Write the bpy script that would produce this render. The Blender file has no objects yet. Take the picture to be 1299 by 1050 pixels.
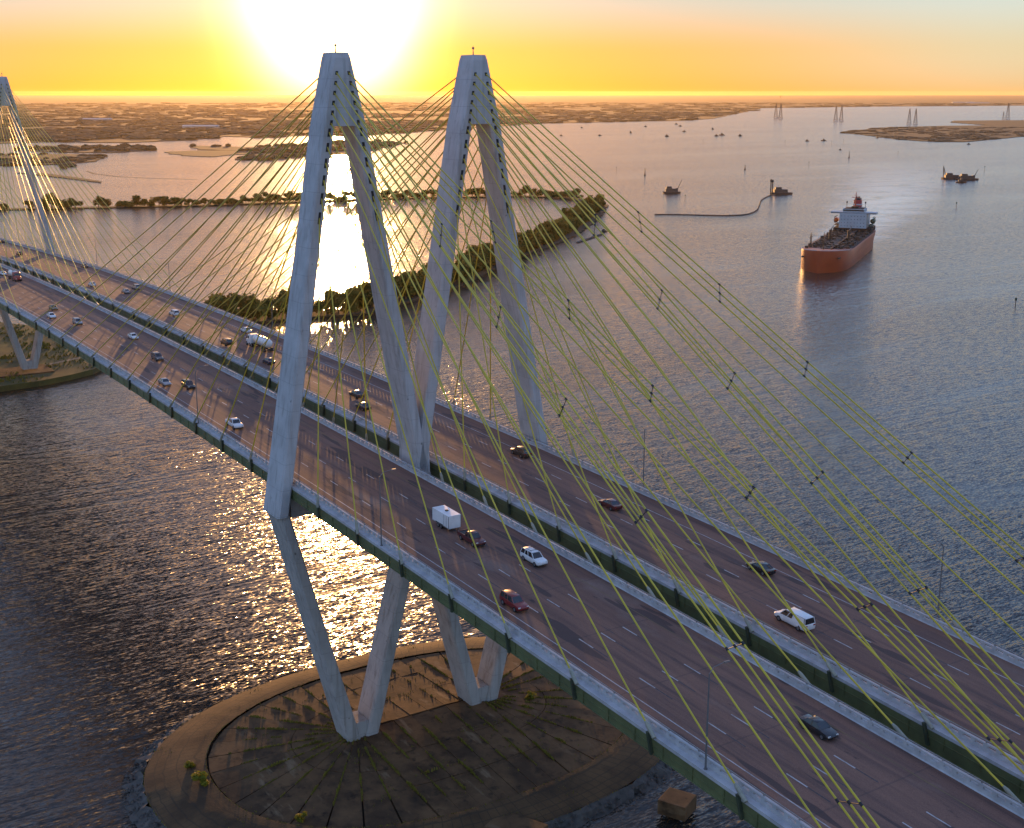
import bpy, bmesh, math, random
import numpy as np
from mathutils import Vector, Matrix, noise as mnoise
random.seed(7)
R = math.radians
scene = bpy.context.scene
COL = scene.collection

# ------------------------------------------------------------------ materials
def _nodes(name):
    m = bpy.data.materials.new(name); m.use_nodes = True
    nt = m.node_tree; b = nt.nodes['Principled BSDF']
    return m, nt, b

def N(nt, typ, **kw):
    n = nt.nodes.new(typ)
    for k, v in kw.items(): setattr(n, k, v)
    return n

def noise_col(nt, c1, c2, scale=1.0, detail=5, stretch=(1, 1, 1), lo=.35, hi=.65, rough=.6, coord='Object'):
    tc = N(nt, 'ShaderNodeTexCoord'); mp = N(nt, 'ShaderNodeMapping')
    mp.inputs['Scale'].default_value = stretch
    nt.links.new(tc.outputs[coord], mp.inputs['Vector'])
    nz = N(nt, 'ShaderNodeTexNoise'); nz.inputs['Scale'].default_value = scale
    nz.inputs['Detail'].default_value = detail; nz.inputs['Roughness'].default_value = rough
    nt.links.new(mp.outputs['Vector'], nz.inputs['Vector'])
    mr = N(nt, 'ShaderNodeMapRange'); mr.inputs['From Min'].default_value = lo; mr.inputs['From Max'].default_value = hi
    nt.links.new(nz.outputs['Fac'], mr.inputs['Value'])
    mx = N(nt, 'ShaderNodeMix', data_type='RGBA')
    mx.inputs[6].default_value = (*c1, 1); mx.inputs[7].default_value = (*c2, 1)
    nt.links.new(mr.outputs['Result'], mx.inputs[0])
    return mx.outputs[2], nz.outputs['Fac']

def mixc(nt, a, b, fac, blend='MIX'):
    mx = N(nt, 'ShaderNodeMix', data_type='RGBA', blend_type=blend)
    for i, s in ((6, a), (7, b)):
        if isinstance(s, tuple): mx.inputs[i].default_value = (*s, 1)
        else: nt.links.new(s, mx.inputs[i])
    if isinstance(fac, (int, float)): mx.inputs[0].default_value = fac
    else: nt.links.new(fac, mx.inputs[0])
    return mx.outputs[2]

def mat(name, c1, c2=None, rough=.7, metal=0, scale=1.0, stretch=(1, 1, 1), bump=0, bscale=None, spec=.5, detail=5, lo=.35, hi=.65):
    m, nt, b = _nodes(name)
    if c2 is None: c2 = tuple(x*.8 for x in c1)
    c, f = noise_col(nt, c1, c2, scale, detail, stretch, lo, hi)
    nt.links.new(c, b.inputs['Base Color'])
    b.inputs['Roughness'].default_value = rough; b.inputs['Metallic'].default_value = metal
    b.inputs['Specular IOR Level'].default_value = spec
    if bump:
        _, f2 = noise_col(nt, (0, 0, 0), (1, 1, 1), bscale or scale*4, 4)
        bp = N(nt, 'ShaderNodeBump'); bp.inputs['Strength'].default_value = bump; bp.inputs['Distance'].default_value = .05
        nt.links.new(f2, bp.inputs['Height']); nt.links.new(bp.outputs['Normal'], b.inputs['Normal'])
    return m

def concrete_mat(name, c1, c2, stain):
    """pale concrete with soft mottling, vertical rain streaks and form joints"""
    m, nt, b = _nodes(name)
    c, f = noise_col(nt, c1, c2, .25, 6)
    s, f2 = noise_col(nt, (0, 0, 0), (1, 1, 1), 1.0, 6, (1.3, 1.3, .06), .5, .8)
    c = mixc(nt, c, stain, s)
    p, f3 = noise_col(nt, (0, 0, 0), (1, 1, 1), .8, 8, (1, 1, .6), .66, .74)
    c = mixc(nt, c, tuple(x*.45 for x in stain), p)
    tc = N(nt, 'ShaderNodeTexCoord'); sp = N(nt, 'ShaderNodeSeparateXYZ'); nt.links.new(tc.outputs['Object'], sp.inputs[0])
    md = N(nt, 'ShaderNodeMath', operation='MODULO'); md.inputs[1].default_value = 4.6; nt.links.new(sp.outputs['Z'], md.inputs[0])
    lt = N(nt, 'ShaderNodeMath', operation='LESS_THAN'); lt.inputs[1].default_value = .09; nt.links.new(md.outputs[0], lt.inputs[0])
    ml = N(nt, 'ShaderNodeMath', operation='MULTIPLY'); ml.inputs[1].default_value = .4; nt.links.new(lt.outputs[0], ml.inputs[0])
    c = mixc(nt, c, tuple(x*.5 for x in c2), ml.outputs[0])
    nt.links.new(c, b.inputs['Base Color']); b.inputs['Roughness'].default_value = .8
    b.inputs['Specular IOR Level'].default_value = .3
    return m

M = {}
M['pylon'] = concrete_mat('pylon_concrete', (.49, .48, .48), (.40, .39, .39), (.25, .235, .215))
M['pier'] = concrete_mat('pier_concrete', (.46, .43, .40), (.36, .34, .32), (.20, .17, .14))
M['barrier'] = mat('barrier_concrete', (.46, .45, .45), (.33, .32, .32), .8, scale=.6, detail=7)
M['girder'] = mat('green_steel', (.135, .150, .060), (.085, .092, .040), .5, scale=.35, detail=7, bump=.1)
M['bracket'] = mat('bracket_steel', (.05, .065, .035), (.03, .035, .02), .55, scale=1)
M['cable'] = mat('cable_yellow', (.58, .43, .025), (.42, .32, .02), .4, scale=.15)
M['socket'] = mat('socket_grey', (.32, .30, .22), (.22, .21, .16), .5, scale=1)
M['tie'] = mat('tie_black', (.015, .015, .015), None, .6)
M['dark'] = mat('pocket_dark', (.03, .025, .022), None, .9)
M['rail'] = mat('galvanised_rail', (.33, .31, .30), (.22, .20, .19), .45, metal=.3, scale=2)
M['lattice'] = mat('lattice_steel', (.06, .05, .05), (.04, .035, .035), .6)
M['lampsteel'] = mat('lamp_steel', (.20, .19, .19), (.14, .14, .14), .5, metal=.3)
M['mark'] = mat('road_paint', (.46, .43, .41), (.17, .145, .14), .7, scale=1.6, stretch=(.6, 3, 1), detail=8, lo=.42, hi=.72)
M['yellowline'] = mat('yellow_line', (.20, .125, .04), (.12, .08, .05), .8, scale=1.2, stretch=(.4, 2, 1), detail=8)
M['contrast'] = mat('black_tape', (.035, .030, .032), (.07, .06, .06), .75, scale=2)

def road_mat():
    m, nt, b = _nodes('road_surface')
    c, _ = noise_col(nt, (.225, .115, .080), (.165, .086, .062), .12, 6, (.25, 1, 1))
    w, _ = noise_col(nt, (0, 0, 0), (1, 1, 1), .9, 4, (.012, 1, 1), .45, .7)        # long wheel-worn streaks
    c = mixc(nt, c, (.105, .060, .050), w)
    s, _ = noise_col(nt, (0, 0, 0), (1, 1, 1), .09, 7, (.5, 1, 1), .58, .68)         # patches and stains
    c = mixc(nt, c, (.20, .13, .105), s)
    d, _ = noise_col(nt, (0, 0, 0), (1, 1, 1), 3.0, 3, (.05, 1, 1), .6, .8)
    c = mixc(nt, c, (.07, .058, .058), d)
    pa, _ = noise_col(nt, (0, 0, 0), (1, 1, 1), .35, 2, (.16, 1, 1), .62, .64)        # squared repair patches
    c = mixc(nt, c, (.085, .052, .045), pa)
    oi_, _ = noise_col(nt, (0, 0, 0), (1, 1, 1), .55, 6, (.3, 1, 1), .66, .74)
    c = mixc(nt, c, (.05, .034, .032), oi_)
    g, _ = noise_col(nt, (.8, .8, .8), (1.15, 1.15, 1.15), 9, 3)
    c = mixc(nt, c, g, 1.0, 'MULTIPLY')
    tc = N(nt, 'ShaderNodeTexCoord'); sp = N(nt, 'ShaderNodeSeparateXYZ'); nt.links.new(tc.outputs['Object'], sp.inputs[0])
    ad = N(nt, 'ShaderNodeMath', operation='ADD'); ad.inputs[1].default_value = 2000; nt.links.new(sp.outputs['X'], ad.inputs[0])
    md = N(nt, 'ShaderNodeMath', operation='MODULO'); md.inputs[1].default_value = 14.9; nt.links.new(ad.outputs[0], md.inputs[0])
    lt = N(nt, 'ShaderNodeMath', operation='LESS_THAN'); lt.inputs[1].default_value = .25; nt.links.new(md.outputs[0], lt.inputs[0])
    ml = N(nt, 'ShaderNodeMath', operation='MULTIPLY'); ml.inputs[1].default_value = .35; nt.links.new(lt.outputs[0], ml.inputs[0])
    c = mixc(nt, c, (.05, .042, .042), ml.outputs[0])
    nt.links.new(c, b.inputs['Base Color']); b.inputs['Roughness'].default_value = .82; b.inputs['Specular IOR Level'].default_value = .3
    _, f = noise_col(nt, (0, 0, 0), (1, 1, 1), 12, 3)
    bp = N(nt, 'ShaderNodeBump'); bp.inputs['Strength'].default_value = .15; bp.inputs['Distance'].default_value = .02
    nt.links.new(f, bp.inputs['Height']); nt.links.new(bp.outputs['Normal'], b.inputs['Normal'])
    return m
M['road'] = road_mat()

def paint(name, c, rough=.3, metal=0.0):
    m, nt, b = _nodes(name)
    cc, _ = noise_col(nt, c, tuple(x*.85 for x in c), 1.2, 4)
    nt.links.new(cc, b.inputs['Base Color']); b.inputs['Roughness'].default_value = rough; b.inputs['Metallic'].default_value = metal
    b.inputs['Coat Weight'].default_value = .5; b.inputs['Coat Roughness'].default_value = .08
    return m
P = {k: paint('car_' + k, c, r, mt) for k, c, r, mt in [
    ('white', (.72, .72, .72), .35, 0), ('silver', (.36, .36, .37), .32, .5), ('grey', (.10, .10, .105), .3, .3), ('black', (.018, .018, .02), .25, 0),
    ('red', (.20, .012, .014), .3, 0), ('maroon', (.10, .014, .016), .3, 0), ('gold', (.20, .15, .08), .32, .4), ('brown', (.07, .05, .035), .3, .2),
    ('blue', (.03, .04, .07), .3, .2), ('truckred', (.36, .05, .03), .4, 0)]}
M['glass'] = mat('dark_car_glass', (.012, .013, .015), (.02, .02, .022), .08, spec=.8)
M['tyre'] = mat('tyre_rubber', (.018, .018, .018), None, .85)
M['rim'] = mat('wheel_rim', (.30, .30, .31), None, .35, metal=.7)
M['lampclear'] = mat('headlamp_lens', (.65, .65, .62), None, .15)
M['lampred'] = mat('tail_lens', (.30, .01, .01), None, .2)
M['chassis'] = mat('chassis_black', (.03, .03, .03), None, .7)
M['tank'] = mat('tank_white', (.70, .69, .67), (.58, .57, .55), .28, scale=.6, stretch=(1, 1, .3))
M['boxwhite'] = mat('trailer_white', (.74, .74, .74), (.62, .62, .62), .4, scale=.5)

# ------------------------------------------------------------------ mesh builder
class MB:
    def __init__(s): s.v = []; s.f = []; s.m = []
    def face(s, pts, mi=0):
        o = len(s.v); s.v += [tuple(p) for p in pts]; s.f.append(list(range(o, o+len(pts)))); s.m.append(mi); return s
    def hull8(s, b, t, mi=0):
        """a block from a bottom and a top quad (same winding, counter-clockwise from above)"""
        o = len(s.v); s.v += [tuple(p) for p in b] + [tuple(p) for p in t]
        for q in ((3, 2, 1, 0), (4, 5, 6, 7), (0, 1, 5, 4), (1, 2, 6, 5), (2, 3, 7, 6), (3, 0, 4, 7)):
            s.f.append([o+i for i in q]); s.m.append(mi)
        return s
    def box(s, x0, x1, y0, y1, z0, z1, mi=0):
        return s.hull8([(x0, y0, z0), (x1, y0, z0), (x1, y1, z0), (x0, y1, z0)], [(x0, y0, z1), (x1, y0, z1), (x1, y1, z1), (x0, y1, z1)], mi)
    def obox(s, c, ax, sx, sy, sz, mi=0):
        """box centred at c, long axis ax (horizontal unit), base at c.z"""
        ax = Vector(ax).normalized(); ay = Vector((-ax.y, ax.x, 0)); c = Vector(c)
        q = [c+ax*a*sx/2+ay*b_*sy/2 for a, b_ in ((-1, -1), (1, -1), (1, 1), (-1, 1))]
        return s.hull8(q, [p+Vector((0, 0, sz)) for p in q], mi)
    def ring(s, rings, mi=0, caps=True, closed=True):
        o = len(s.v); n = len(rings[0])
        for r in rings: s.v += [tuple(p) for p in r]
        for i in range(len(rings)-1):
            for j in range(n if closed else n-1):
                k = (j+1) % n
                s.f.append([o+i*n+j, o+i*n+k, o+(i+1)*n+k, o+(i+1)*n+j]); s.m.append(mi)
        if caps and closed:
            s.f.append([o+j for j in range(n)][::-1]); s.m.append(mi)
            s.f.append([o+(len(rings)-1)*n+j for j in range(n)]); s.m.append(mi)
        return s
    def tube(s, pts, rad, n=8, mi=0, caps=True):
        pts = [Vector(p) for p in pts]
        if not isinstance(rad, (list, tuple)): rad = [rad]*len(pts)
        rings = []
        for i, p in enumerate(pts):
            d = (pts[min(i+1, len(pts)-1)]-pts[max(i-1, 0)]).normalized()
            up = Vector((0, 0, 1)) if abs(d.z) < .95 else Vector((1, 0, 0))
            a = d.cross(up).normalized(); b = a.cross(d)
            rings.append([p+(a*math.cos(2*math.pi*k/n)+b*math.sin(2*math.pi*k/n))*rad[i] for k in range(n)])
        return s.ring(rings, mi, caps)
    def bar(s, p0, p1, w, mi=0): return s.tube([p0, p1], w*.7, 4, mi)
    def build(s, name, mats, parent=None, smooth=False, bevel=0, loc=None):
        me = bpy.data.meshes.new(name); me.from_pydata(s.v, [], s.f)
        mats = mats if isinstance(mats, (list, tuple)) else [mats]
        for m in mats: me.materials.append(m)
        me.polygons.foreach_set('material_index', s.m)
        bm = bmesh.new(); bm.from_mesh(me)
        bmesh.ops.remove_doubles(bm, verts=bm.verts, dist=.0004)
        bmesh.ops.recalc_face_normals(bm, faces=bm.faces)
        if bevel:
            es = [e for e in bm.edges if len(e.link_faces) == 2 and e.calc_face_angle(0) > .5]
            bmesh.ops.bevel(bm, geom=es, offset=bevel, segments=2, affect='EDGES', profile=.6)
        bm.to_mesh(me); bm.free()
        if smooth: me.shade_smooth(); me.set_sharp_from_angle(angle=R(38))
        o = bpy.data.objects.new(name, me); COL.objects.link(o)
        if parent: o.parent = parent
        if loc is not None: o.location = loc
        return o

def tag(o, label=None, cat=None, group=None, kind=None):
    if label: o['label'] = label
    if cat: o['category'] = cat
    if group: o['group'] = group
    if kind: o['kind'] = kind
    return o
def empty(name, loc=(0, 0, 0), rot=(0, 0, 0), parent=None):
    o = bpy.data.objects.new(name, None); COL.objects.link(o); o.location = loc; o.rotation_euler = rot
    o.empty_display_size = .5
    if parent: o.parent = parent
    return o
def copy_tree(o, parent=None):
    c = o.copy(); COL.objects.link(c); c.parent = parent
    for ch in o.children: copy_tree(ch, c)
    return c

# ------------------------------------------------------------------ the bridge's line
GZ = 55.656
def zd(x):
    """road level along the bridge (x runs from the near side span to the far pylon)"""
    xx = min(max(x, -260), 400)
    z = GZ + .022083*xx - 7.0e-5*xx*xx
    sl = .022083 - 1.4e-4*xx
    return z + sl*(x-xx)
SPAN = 381.0
YO, YI = 25.8, 2.6          # outer and inner deck edges
D_, H_, ZB, ZJ, ZK = 13.4, 128.5, 4.2, 54.4, 50.4
XS = [x for x in range(-260, 741, 10)]

bridge = empty('cable_stayed_bridge')
tag(bridge, 'twin-deck cable-stayed bridge with pale double-diamond pylons and yellow stay cables', 'bridge')

def sweep(mb, prof, xs=XS, mi=0):
    """closed (y,z) outline swept along the road line"""
    mb.ring([[(x, y, zd(x)+z) for y, z in prof] for x in xs], mi)

def make_deck(sgn, label):
    dk = MB()
    sweep(dk, [(sgn*y, z) for y, z in ((YI+.35, 0), (YO-.35, 0), (YO-.35, -.32), (YI+.35, -.32))])
    deck = dk.build('deck', M['road'], bridge); deck['label'] = label
    # steel edge girders
    for a, b in ((YO-.34, YO-.02), (YI+.34, YI+.02)):
        g = MB()
        s1 = 1 if b > a else -1; dz = 0 if s1 > 0 else -.75
        sweep(g, [(sgn*y, z) for y, z in ((a-s1*.3, -.34), (b, -.34), (b, -1.98+dz), (b+s1*.18, -1.98+dz), (b+s1*.18, -2.08+dz), (a-s1*.3, -2.08+dz))])
        sweep(g, [(sgn*y, z) for y, z in ((b+s1*.004, -1.18), (b+s1*.09, -1.18), (b+s1*.09, -1.28), (b+s1*.004, -1.28))])
        for x in np.arange(-258, 738, 4.97):
            z = zd(x); y0, y1 = sorted((sgn*(b+s1*.004), sgn*(b+s1*.12)))
            g.box(x-.04, x+.04, y0, y1, z-1.95, z-.5)
        g.build('edge_girder', M['girder'], deck)
        # concrete ledge
    # floor beams under the slab
    fb = MB()
    for x in np.arange(-255, 735, 4.97):
        z = zd(x); y0, y1 = sorted((sgn*(YI+.7), sgn*(YO-.7)))
        fb.box(x-.2, x+.2, y0, y1, z-1.9, z-.33)
    fb.build('floor_beam', M['girder'], deck)['kind'] = 'stuff'
    # barriers: parapet, posts with openings between, top beam and pipe rail
    for yb, outer in ((YO-1.05, 1), (YI+1.05, -1)):
        br = MB()
        d = outer
        sweep(br, [(sgn*y, z) for y, z in ((yb-d*.30, .002), (yb-d*.16, .12), (yb-d*.12, .55), (yb+d*.22, .55), (yb+d*.26, .002))])
        sweep(br, [(sgn*y, z) for y, z in ((yb-d*.12, .86), (yb-d*.12, 1.06), (yb+d*.20, 1.06), (yb+d*.20, .86))])
        for x in np.arange(-258, 738, 1.66):
            z = zd(x); y0, y1 = sorted((sgn*(yb-d*.11), sgn*(yb+d*.19)))
            br.box(x-.30, x+.30, y0, y1, z+.545, z+.865)
        # kerb ledge outside the parapet
        sweep(br, [(sgn*y, z) for y, z in ((yb+d*.262, .004), (yb+d*.262, .14), (yb+d*1.09, .10), (yb+d*1.09, -.32), (yb+d*.72, -.335), (yb+d*.72, .004))])
        o = br.build('barrier', M['barrier'], deck)
        rl = MB()
        for x in np.arange(-258, 738, 4.98):
            z = zd(x); y0, y1 = sorted((sgn*(yb-d*.02), sgn*(yb+d*.08)))
            rl.box(x-.09, x+.09, y0, y1, z+1.055, z+1.30)
        for i in range(len(XS)-1):
            rl.tube([(XS[i], sgn*(yb+d*.03), zd(XS[i])+1.33), (XS[i+1], sgn*(yb+d*.03), zd(XS[i+1])+1.33)], .055, 5)
        rl.build('rail', M['rail'], deck)
    # painted lines
    lines = (21.9, 18.5, 14.95, 11.4, 6.9) if sgn > 0 else (20.4, 17.1, 13.6, 10.1, 5.9)
    mk = MB()
    for y in (lines[0], lines[-1]):
        for i in range(len(XS)-1):
            a, b = XS[i], XS[i+1]
            mk.face([(a, sgn*y-.075, zd(a)+.006), (b, sgn*y-.075, zd(b)+.006), (b, sgn*y+.075, zd(b)+.006), (a, sgn*y+.075, zd(a)+.006)], 0 if y == lines[0] else 2)
    for y in lines[1:-1]:
        for x in np.arange(-258, 730, 12.5):
            x += 2.0 if sgn > 0 else .5
            x0, x1, x2 = x-3.2, x, x+3.05
            for a, b, mi in ((x0, x1, 1), (x1, x2, 0)):
                if sgn < 0: a, b, mi = a, b, 1-mi
                w = .085
                mk.face([(a, sgn*y-w, zd(a)+.006), (b, sgn*y-w, zd(b)+.006), (b, sgn*y+w, zd(b)+.006), (a, sgn*y+w, zd(a)+.006)], mi)
    mk.build('lane_marking', [M['mark'], M['contrast'], M['yellowline']], deck)
    return deck
make_deck(1, 'near deck carrying the traffic that comes towards the viewer')
make_deck(-1, 'far deck carrying the traffic that drives away')

# ------------------------------------------------------------------ pylons
def leg(mb, p0, p1, wx0, wy0, wx1, wy1, ch=.35):
    """tapered leg with chamfered corners; sections stay horizontal"""
    rings = []
    n = 8
    for i in range(n+1):
        t = i/n; c = Vector(p0).lerp(Vector(p1), t); hx = (wx0+(wx1-wx0)*t)/2; hy = (wy0+(wy1-wy0)*t)/2
        rings.append([c+Vector((x, y, 0)) for x, y in ((hx, -hy+ch), (hx, hy-ch), (hx-ch, hy), (-hx+ch, hy), (-hx, hy-ch), (-hx, -hy+ch), (-hx+ch, -hy), (hx-ch, -hy))])
    mb.ring(rings)

def leg_y(z):          # distance of a leg's centre from its diamond's axis
    return 13.4*(H_-z)/(H_-ZK)*1.0+.95

ZHEAD = 116.6
LEGZ = [101.6, 104.8, 107.8, 110.6, 113.2, 115.6, 117.2, 118.8, 120.4, 122.0, 123.6, 125.2]
def make_pylon(x0, label):
    py = empty('pylon', (x0, 0, 0), parent=bridge); py['label'] = label
    for s in (1, -1):
        c = s*D_
        hd = MB()
        ya, yb = leg_y(ZHEAD)+1.12, leg_y(H_)+.75
        hd_r = []
        for z, hx, hy in ((ZHEAD, 2.75, ya), (H_-.9, 2.42, yb+.02), (H_, 2.2, yb-.22)):
            ch = .45
            hd_r.append([(x, c+y, z) for x, y in ((hx, -hy+ch), (hx, hy-ch), (hx-ch, hy), (-hx+ch, hy), (-hx, hy-ch), (-hx, -hy+ch), (-hx+ch, -hy), (hx-ch, -hy))])
        hd.ring(hd_r)
        hd.build('pylon_head', M['pylon'], py)
        mast = MB(); mast.tube([(0, c, H_-.02), (0, c, H_+1.6)], [.14, .05], 6); mast.tube([(0, c, H_+1.0), (0, c, H_+1.35)], .22, 8)
        mast.build('beacon_mast', M['lampsteel'], py)
        for q in (1, -1):                      # outer (q=s) and inner upper legs
            zb = ZK if q == s else ZJ-4.4
            l = MB(); leg(l, (0, c+q*leg_y(zb), zb), (0, c+q*leg_y(ZHEAD), ZHEAD), 6.9, 2.15, 5.5, 2.24)
            lo = l.build('upper_leg', M['pylon'], py)
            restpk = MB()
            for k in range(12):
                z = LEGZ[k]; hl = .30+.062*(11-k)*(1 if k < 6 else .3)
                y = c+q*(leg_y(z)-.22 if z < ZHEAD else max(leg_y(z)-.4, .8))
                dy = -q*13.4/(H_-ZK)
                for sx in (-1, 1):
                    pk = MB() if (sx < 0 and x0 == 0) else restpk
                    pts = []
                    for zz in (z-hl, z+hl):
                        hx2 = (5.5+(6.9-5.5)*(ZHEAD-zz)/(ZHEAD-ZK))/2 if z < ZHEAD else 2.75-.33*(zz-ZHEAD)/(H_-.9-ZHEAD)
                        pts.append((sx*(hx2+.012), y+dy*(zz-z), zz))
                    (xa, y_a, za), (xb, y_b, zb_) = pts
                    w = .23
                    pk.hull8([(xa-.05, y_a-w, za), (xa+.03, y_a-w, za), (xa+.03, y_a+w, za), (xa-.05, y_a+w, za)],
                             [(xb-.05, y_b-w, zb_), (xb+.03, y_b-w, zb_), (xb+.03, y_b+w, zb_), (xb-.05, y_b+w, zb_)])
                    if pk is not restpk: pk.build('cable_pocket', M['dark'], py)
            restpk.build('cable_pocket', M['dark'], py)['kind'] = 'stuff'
            # lower leg, leaning back in to the footing
            zl = ZK-.02 if q == s else ZJ-4.42
            yl = c+q*(leg_y(ZK)-.45)
            l2 = MB(); leg(l2, (0, c+q*1.75, ZB-.6), (0, yl, zl), 5.6, 2.7, 6.1, 2.0)
            l2.build('lower_leg', M['pier'], py)
        ft = MB()
        ft.hull8([(-2.3, c-1.2, ZB-.6), (2.3, c-1.2, ZB-.6), (2.3, c+1.2, ZB-.6), (-2.3, c+1.2, ZB-.6)], [(-2.3, c-1.2, ZB+3.0), (2.3, c-1.2, ZB+3.0), (2.3, c+1.2, ZB+3.0), (-2.3, c+1.2, ZB+3.0)])
        ft.build('footing_block', M['pier'], py)
    jn = MB()                                   # the block between the decks where the inner legs meet
    jn.hull8([(-3.3, -1.7, ZJ-5.4), (3.3, -1.7, ZJ-5.4), (3.3, 1.7, ZJ-5.4), (-3.3, 1.7, ZJ-5.4)], [(-3.3, -1.35, ZJ+3.6), (3.3, -1.35, ZJ+3.6), (3.3, 1.35, ZJ+3.6), (-3.3, 1.35, ZJ+3.6)])
    jn.build('leg_junction', M['pylon'], py, bevel=.15)
    tb = MB(); tb.box(-1.6, 1.6, -25.6, 25.6, 49.6, zd(x0)-2.3)
    tb.build('tie_beam', M['pier'], py)
    return py
make_pylon(0, 'near pylon, two joined A-shaped concrete frames on a round island')
make_pylon(SPAN, 'far pylon at the left edge, on the grassy bank')

# ------------------------------------------------------------------ stay cables
ANCH = [14.4+14.64*k for k in range(9)]+[140.6, 143.0, 145.4]
MAIN = [15.2+15.0*k for k in range(12)]
def cable_pts(x0, dirx, k, c, q, s):
    """tower end and deck end of one stay; c diamond axis, q side of that axis"""
    z = LEGZ[k]
    ty = c+q*(leg_y(z)-.22 if z < ZHEAD else max(leg_y(z)-.4, .8))
    hx = (5.5+(6.9-5.5)*(ZHEAD-z)/(ZHEAD-ZK))/2 if z < ZHEAD else 2.5
    a = Vector((x0+dirx*hx, ty, z))
    xs = x0+dirx*((ANCH if dirx < 0 else MAIN)[k] if x0 == 0 else MAIN[k])
    ye = s*(YO+.32) if q == s else s*(YI-.32)
    b = Vector((xs, ye, zd(xs)+.55))
    return a, b
def cable_curve(a, b, n=6):
    out = []; L = (b-a).length
    for i in range(n+1):
        t = i/n; p = a.lerp(b, t); p.z -= L*.006*4*t*(1-t)
        out.append(p)
    return out
cables = []
for x0, dirs in ((0, (-1, 1)), (SPAN, (-1,))):
    for dirx in dirs:
        for s in (1, -1):
            for q in (1, -1):
                for k in range(12):
                    cables.append((x0, dirx, k, s*D_, q, s))
rest = MB(); restsock = MB()
def add_socket(mb, a, b, s, q):
    d = (a-b).normalized()
    o = s if q == s else -s              # outward side of that edge
    yin = b.y-o*.30
    z = zd(b.x)
    y0, y1 = sorted((yin, b.y+o*.10))
    # bracket plate hung on the girder face
    mb.hull8([(b.x-.17, y0, z-2.12), (b.x+.17, y0, z-2.12), (b.x+.17, y1, z-2.12), (b.x-.17, y1, z-2.12)],
             [(b.x-.17+d.x*.9, y0, z+.35), (b.x+.17+d.x*.9, y0, z+.35), (b.x+.17+d.x*.9, y1, z+.35), (b.x-.17+d.x*.9, y1, z+.35)], 0)
    mb.tube([b-d*.7, b+d*1.0], .24, 10, 1); mb.tube([b+d*.95, b+d*1.5], [.25, .14], 10, 1)
n_part = 0
for (x0, dirx, k, c, q, s) in cables:
    a, b = cable_pts(x0, dirx, k, c, q, s)
    pts = cable_curve(a, b)
    whole = (x0 == 0) or (k >= 8 and s == 1 and q == 1)
    if whole:
        mb = MB(); mb.tube(pts, .112, 8)
        cb = mb.build('stay_cable', M['cable'], bridge, smooth=True); n_part += 1
        sm = MB(); add_socket(sm, a, b, s, q); sm.build('anchor_socket', [M['bracket'], M['socket']], cb)
        # ties that hold groups of three long stays together
        if k in (11, 10) and dirx < 0:
            a2, b2 = cable_pts(x0, dirx, k-1, c, q, s)
            for f in (.28, .405, .525, .65, .775, .90):
                tm = MB()
                f1 = f if k == 11 else f+.006
                f2 = f1+.006
                p = a.lerp(b, f1); p.z -= (b-a).length*.024*f1*(1-f1)
                p2 = a2.lerp(b2, f2); p2.z -= (b2-a2).length*.024*f2*(1-f2)
                tm.tube([p, p2], .05, 5)
                dd = (b-a).normalized()
                tm.tube([p-dd*.22, p+dd*.22], .145, 8)
                if k == 10: tm.tube([p2-dd*.22, p2+dd*.22], .145, 8)
                tm.build('cable_tie', M['tie'], cb)
    else:
        rest.tube(pts, .112, 6); add_socket(restsock, a, b, s, q)
ro = rest.build('stay_cable', M['cable'], bridge, smooth=True); ro['kind'] = 'stuff'
restsock.build('anchor_socket', [M['bracket'], M['socket']], ro)

# ------------------------------------------------------------------ lamp posts
def make_lamp():
    root = empty('street_lamp')
    m = MB(); m.tube([(0, 0, 0), (0, 0, .25)], .22, 8); m.tube([(0, 0, .2), (0, 0, 11.2)], [.12, .065], 8)
    m.build('pole', M['lampsteel'], root)
    a = MB(); a.tube([(0, 0, 11.1), (0, .6, 11.75), (0, 2.2, 11.95)], .045, 6); a.build('arm', M['lampsteel'], root)
    h = MB(); h.hull8([(-.14, 2.0, 11.84), (.14, 2.0, 11.84), (.14, 2.75, 11.9), (-.14, 2.75, 11.9)], [(-.1, 2.0, 12.02), (.1, 2.0, 12.02), (.1, 2.75, 11.98), (-.1, 2.75, 11.98)])
    h.build('lamp_head', M['lampsteel'], root)
    return root
lp = make_lamp(); first = True
for x, s, lab in ((302, -1, 'thin grey street lamp on the far deck edge, closest to the far pylon'), (215, -1, 'thin grey street lamp on the far deck edge in front of the lagoon'),
             (128, -1, 'thin grey street lamp on the far deck edge in front of the levee trees'), (45, -1, 'thin grey street lamp on the far deck just beyond the near pylon'),
             (-36, -1, 'thin grey street lamp on the far deck, first one this side of the pylon'), (-99, -1, 'thin grey street lamp on the far deck at the right edge of the picture'),
             (45, 1, 'thin grey street lamp on the near deck edge beyond the pylon leg'), (-36, 1, 'thin grey street lamp on the near deck edge just this side of the pylon leg'), (-110.5, 1, 'pale street lamp on the near deck edge above the square concrete block')):
    o = lp if first else copy_tree(lp); first = False
    o.location = (x, s*(YO-.35), zd(x)-.05); o.rotation_euler.z = 0 if s < 0 else math.pi
    tag(o, lab, 'street lamp', 'street lamps along the bridge decks')

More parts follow.
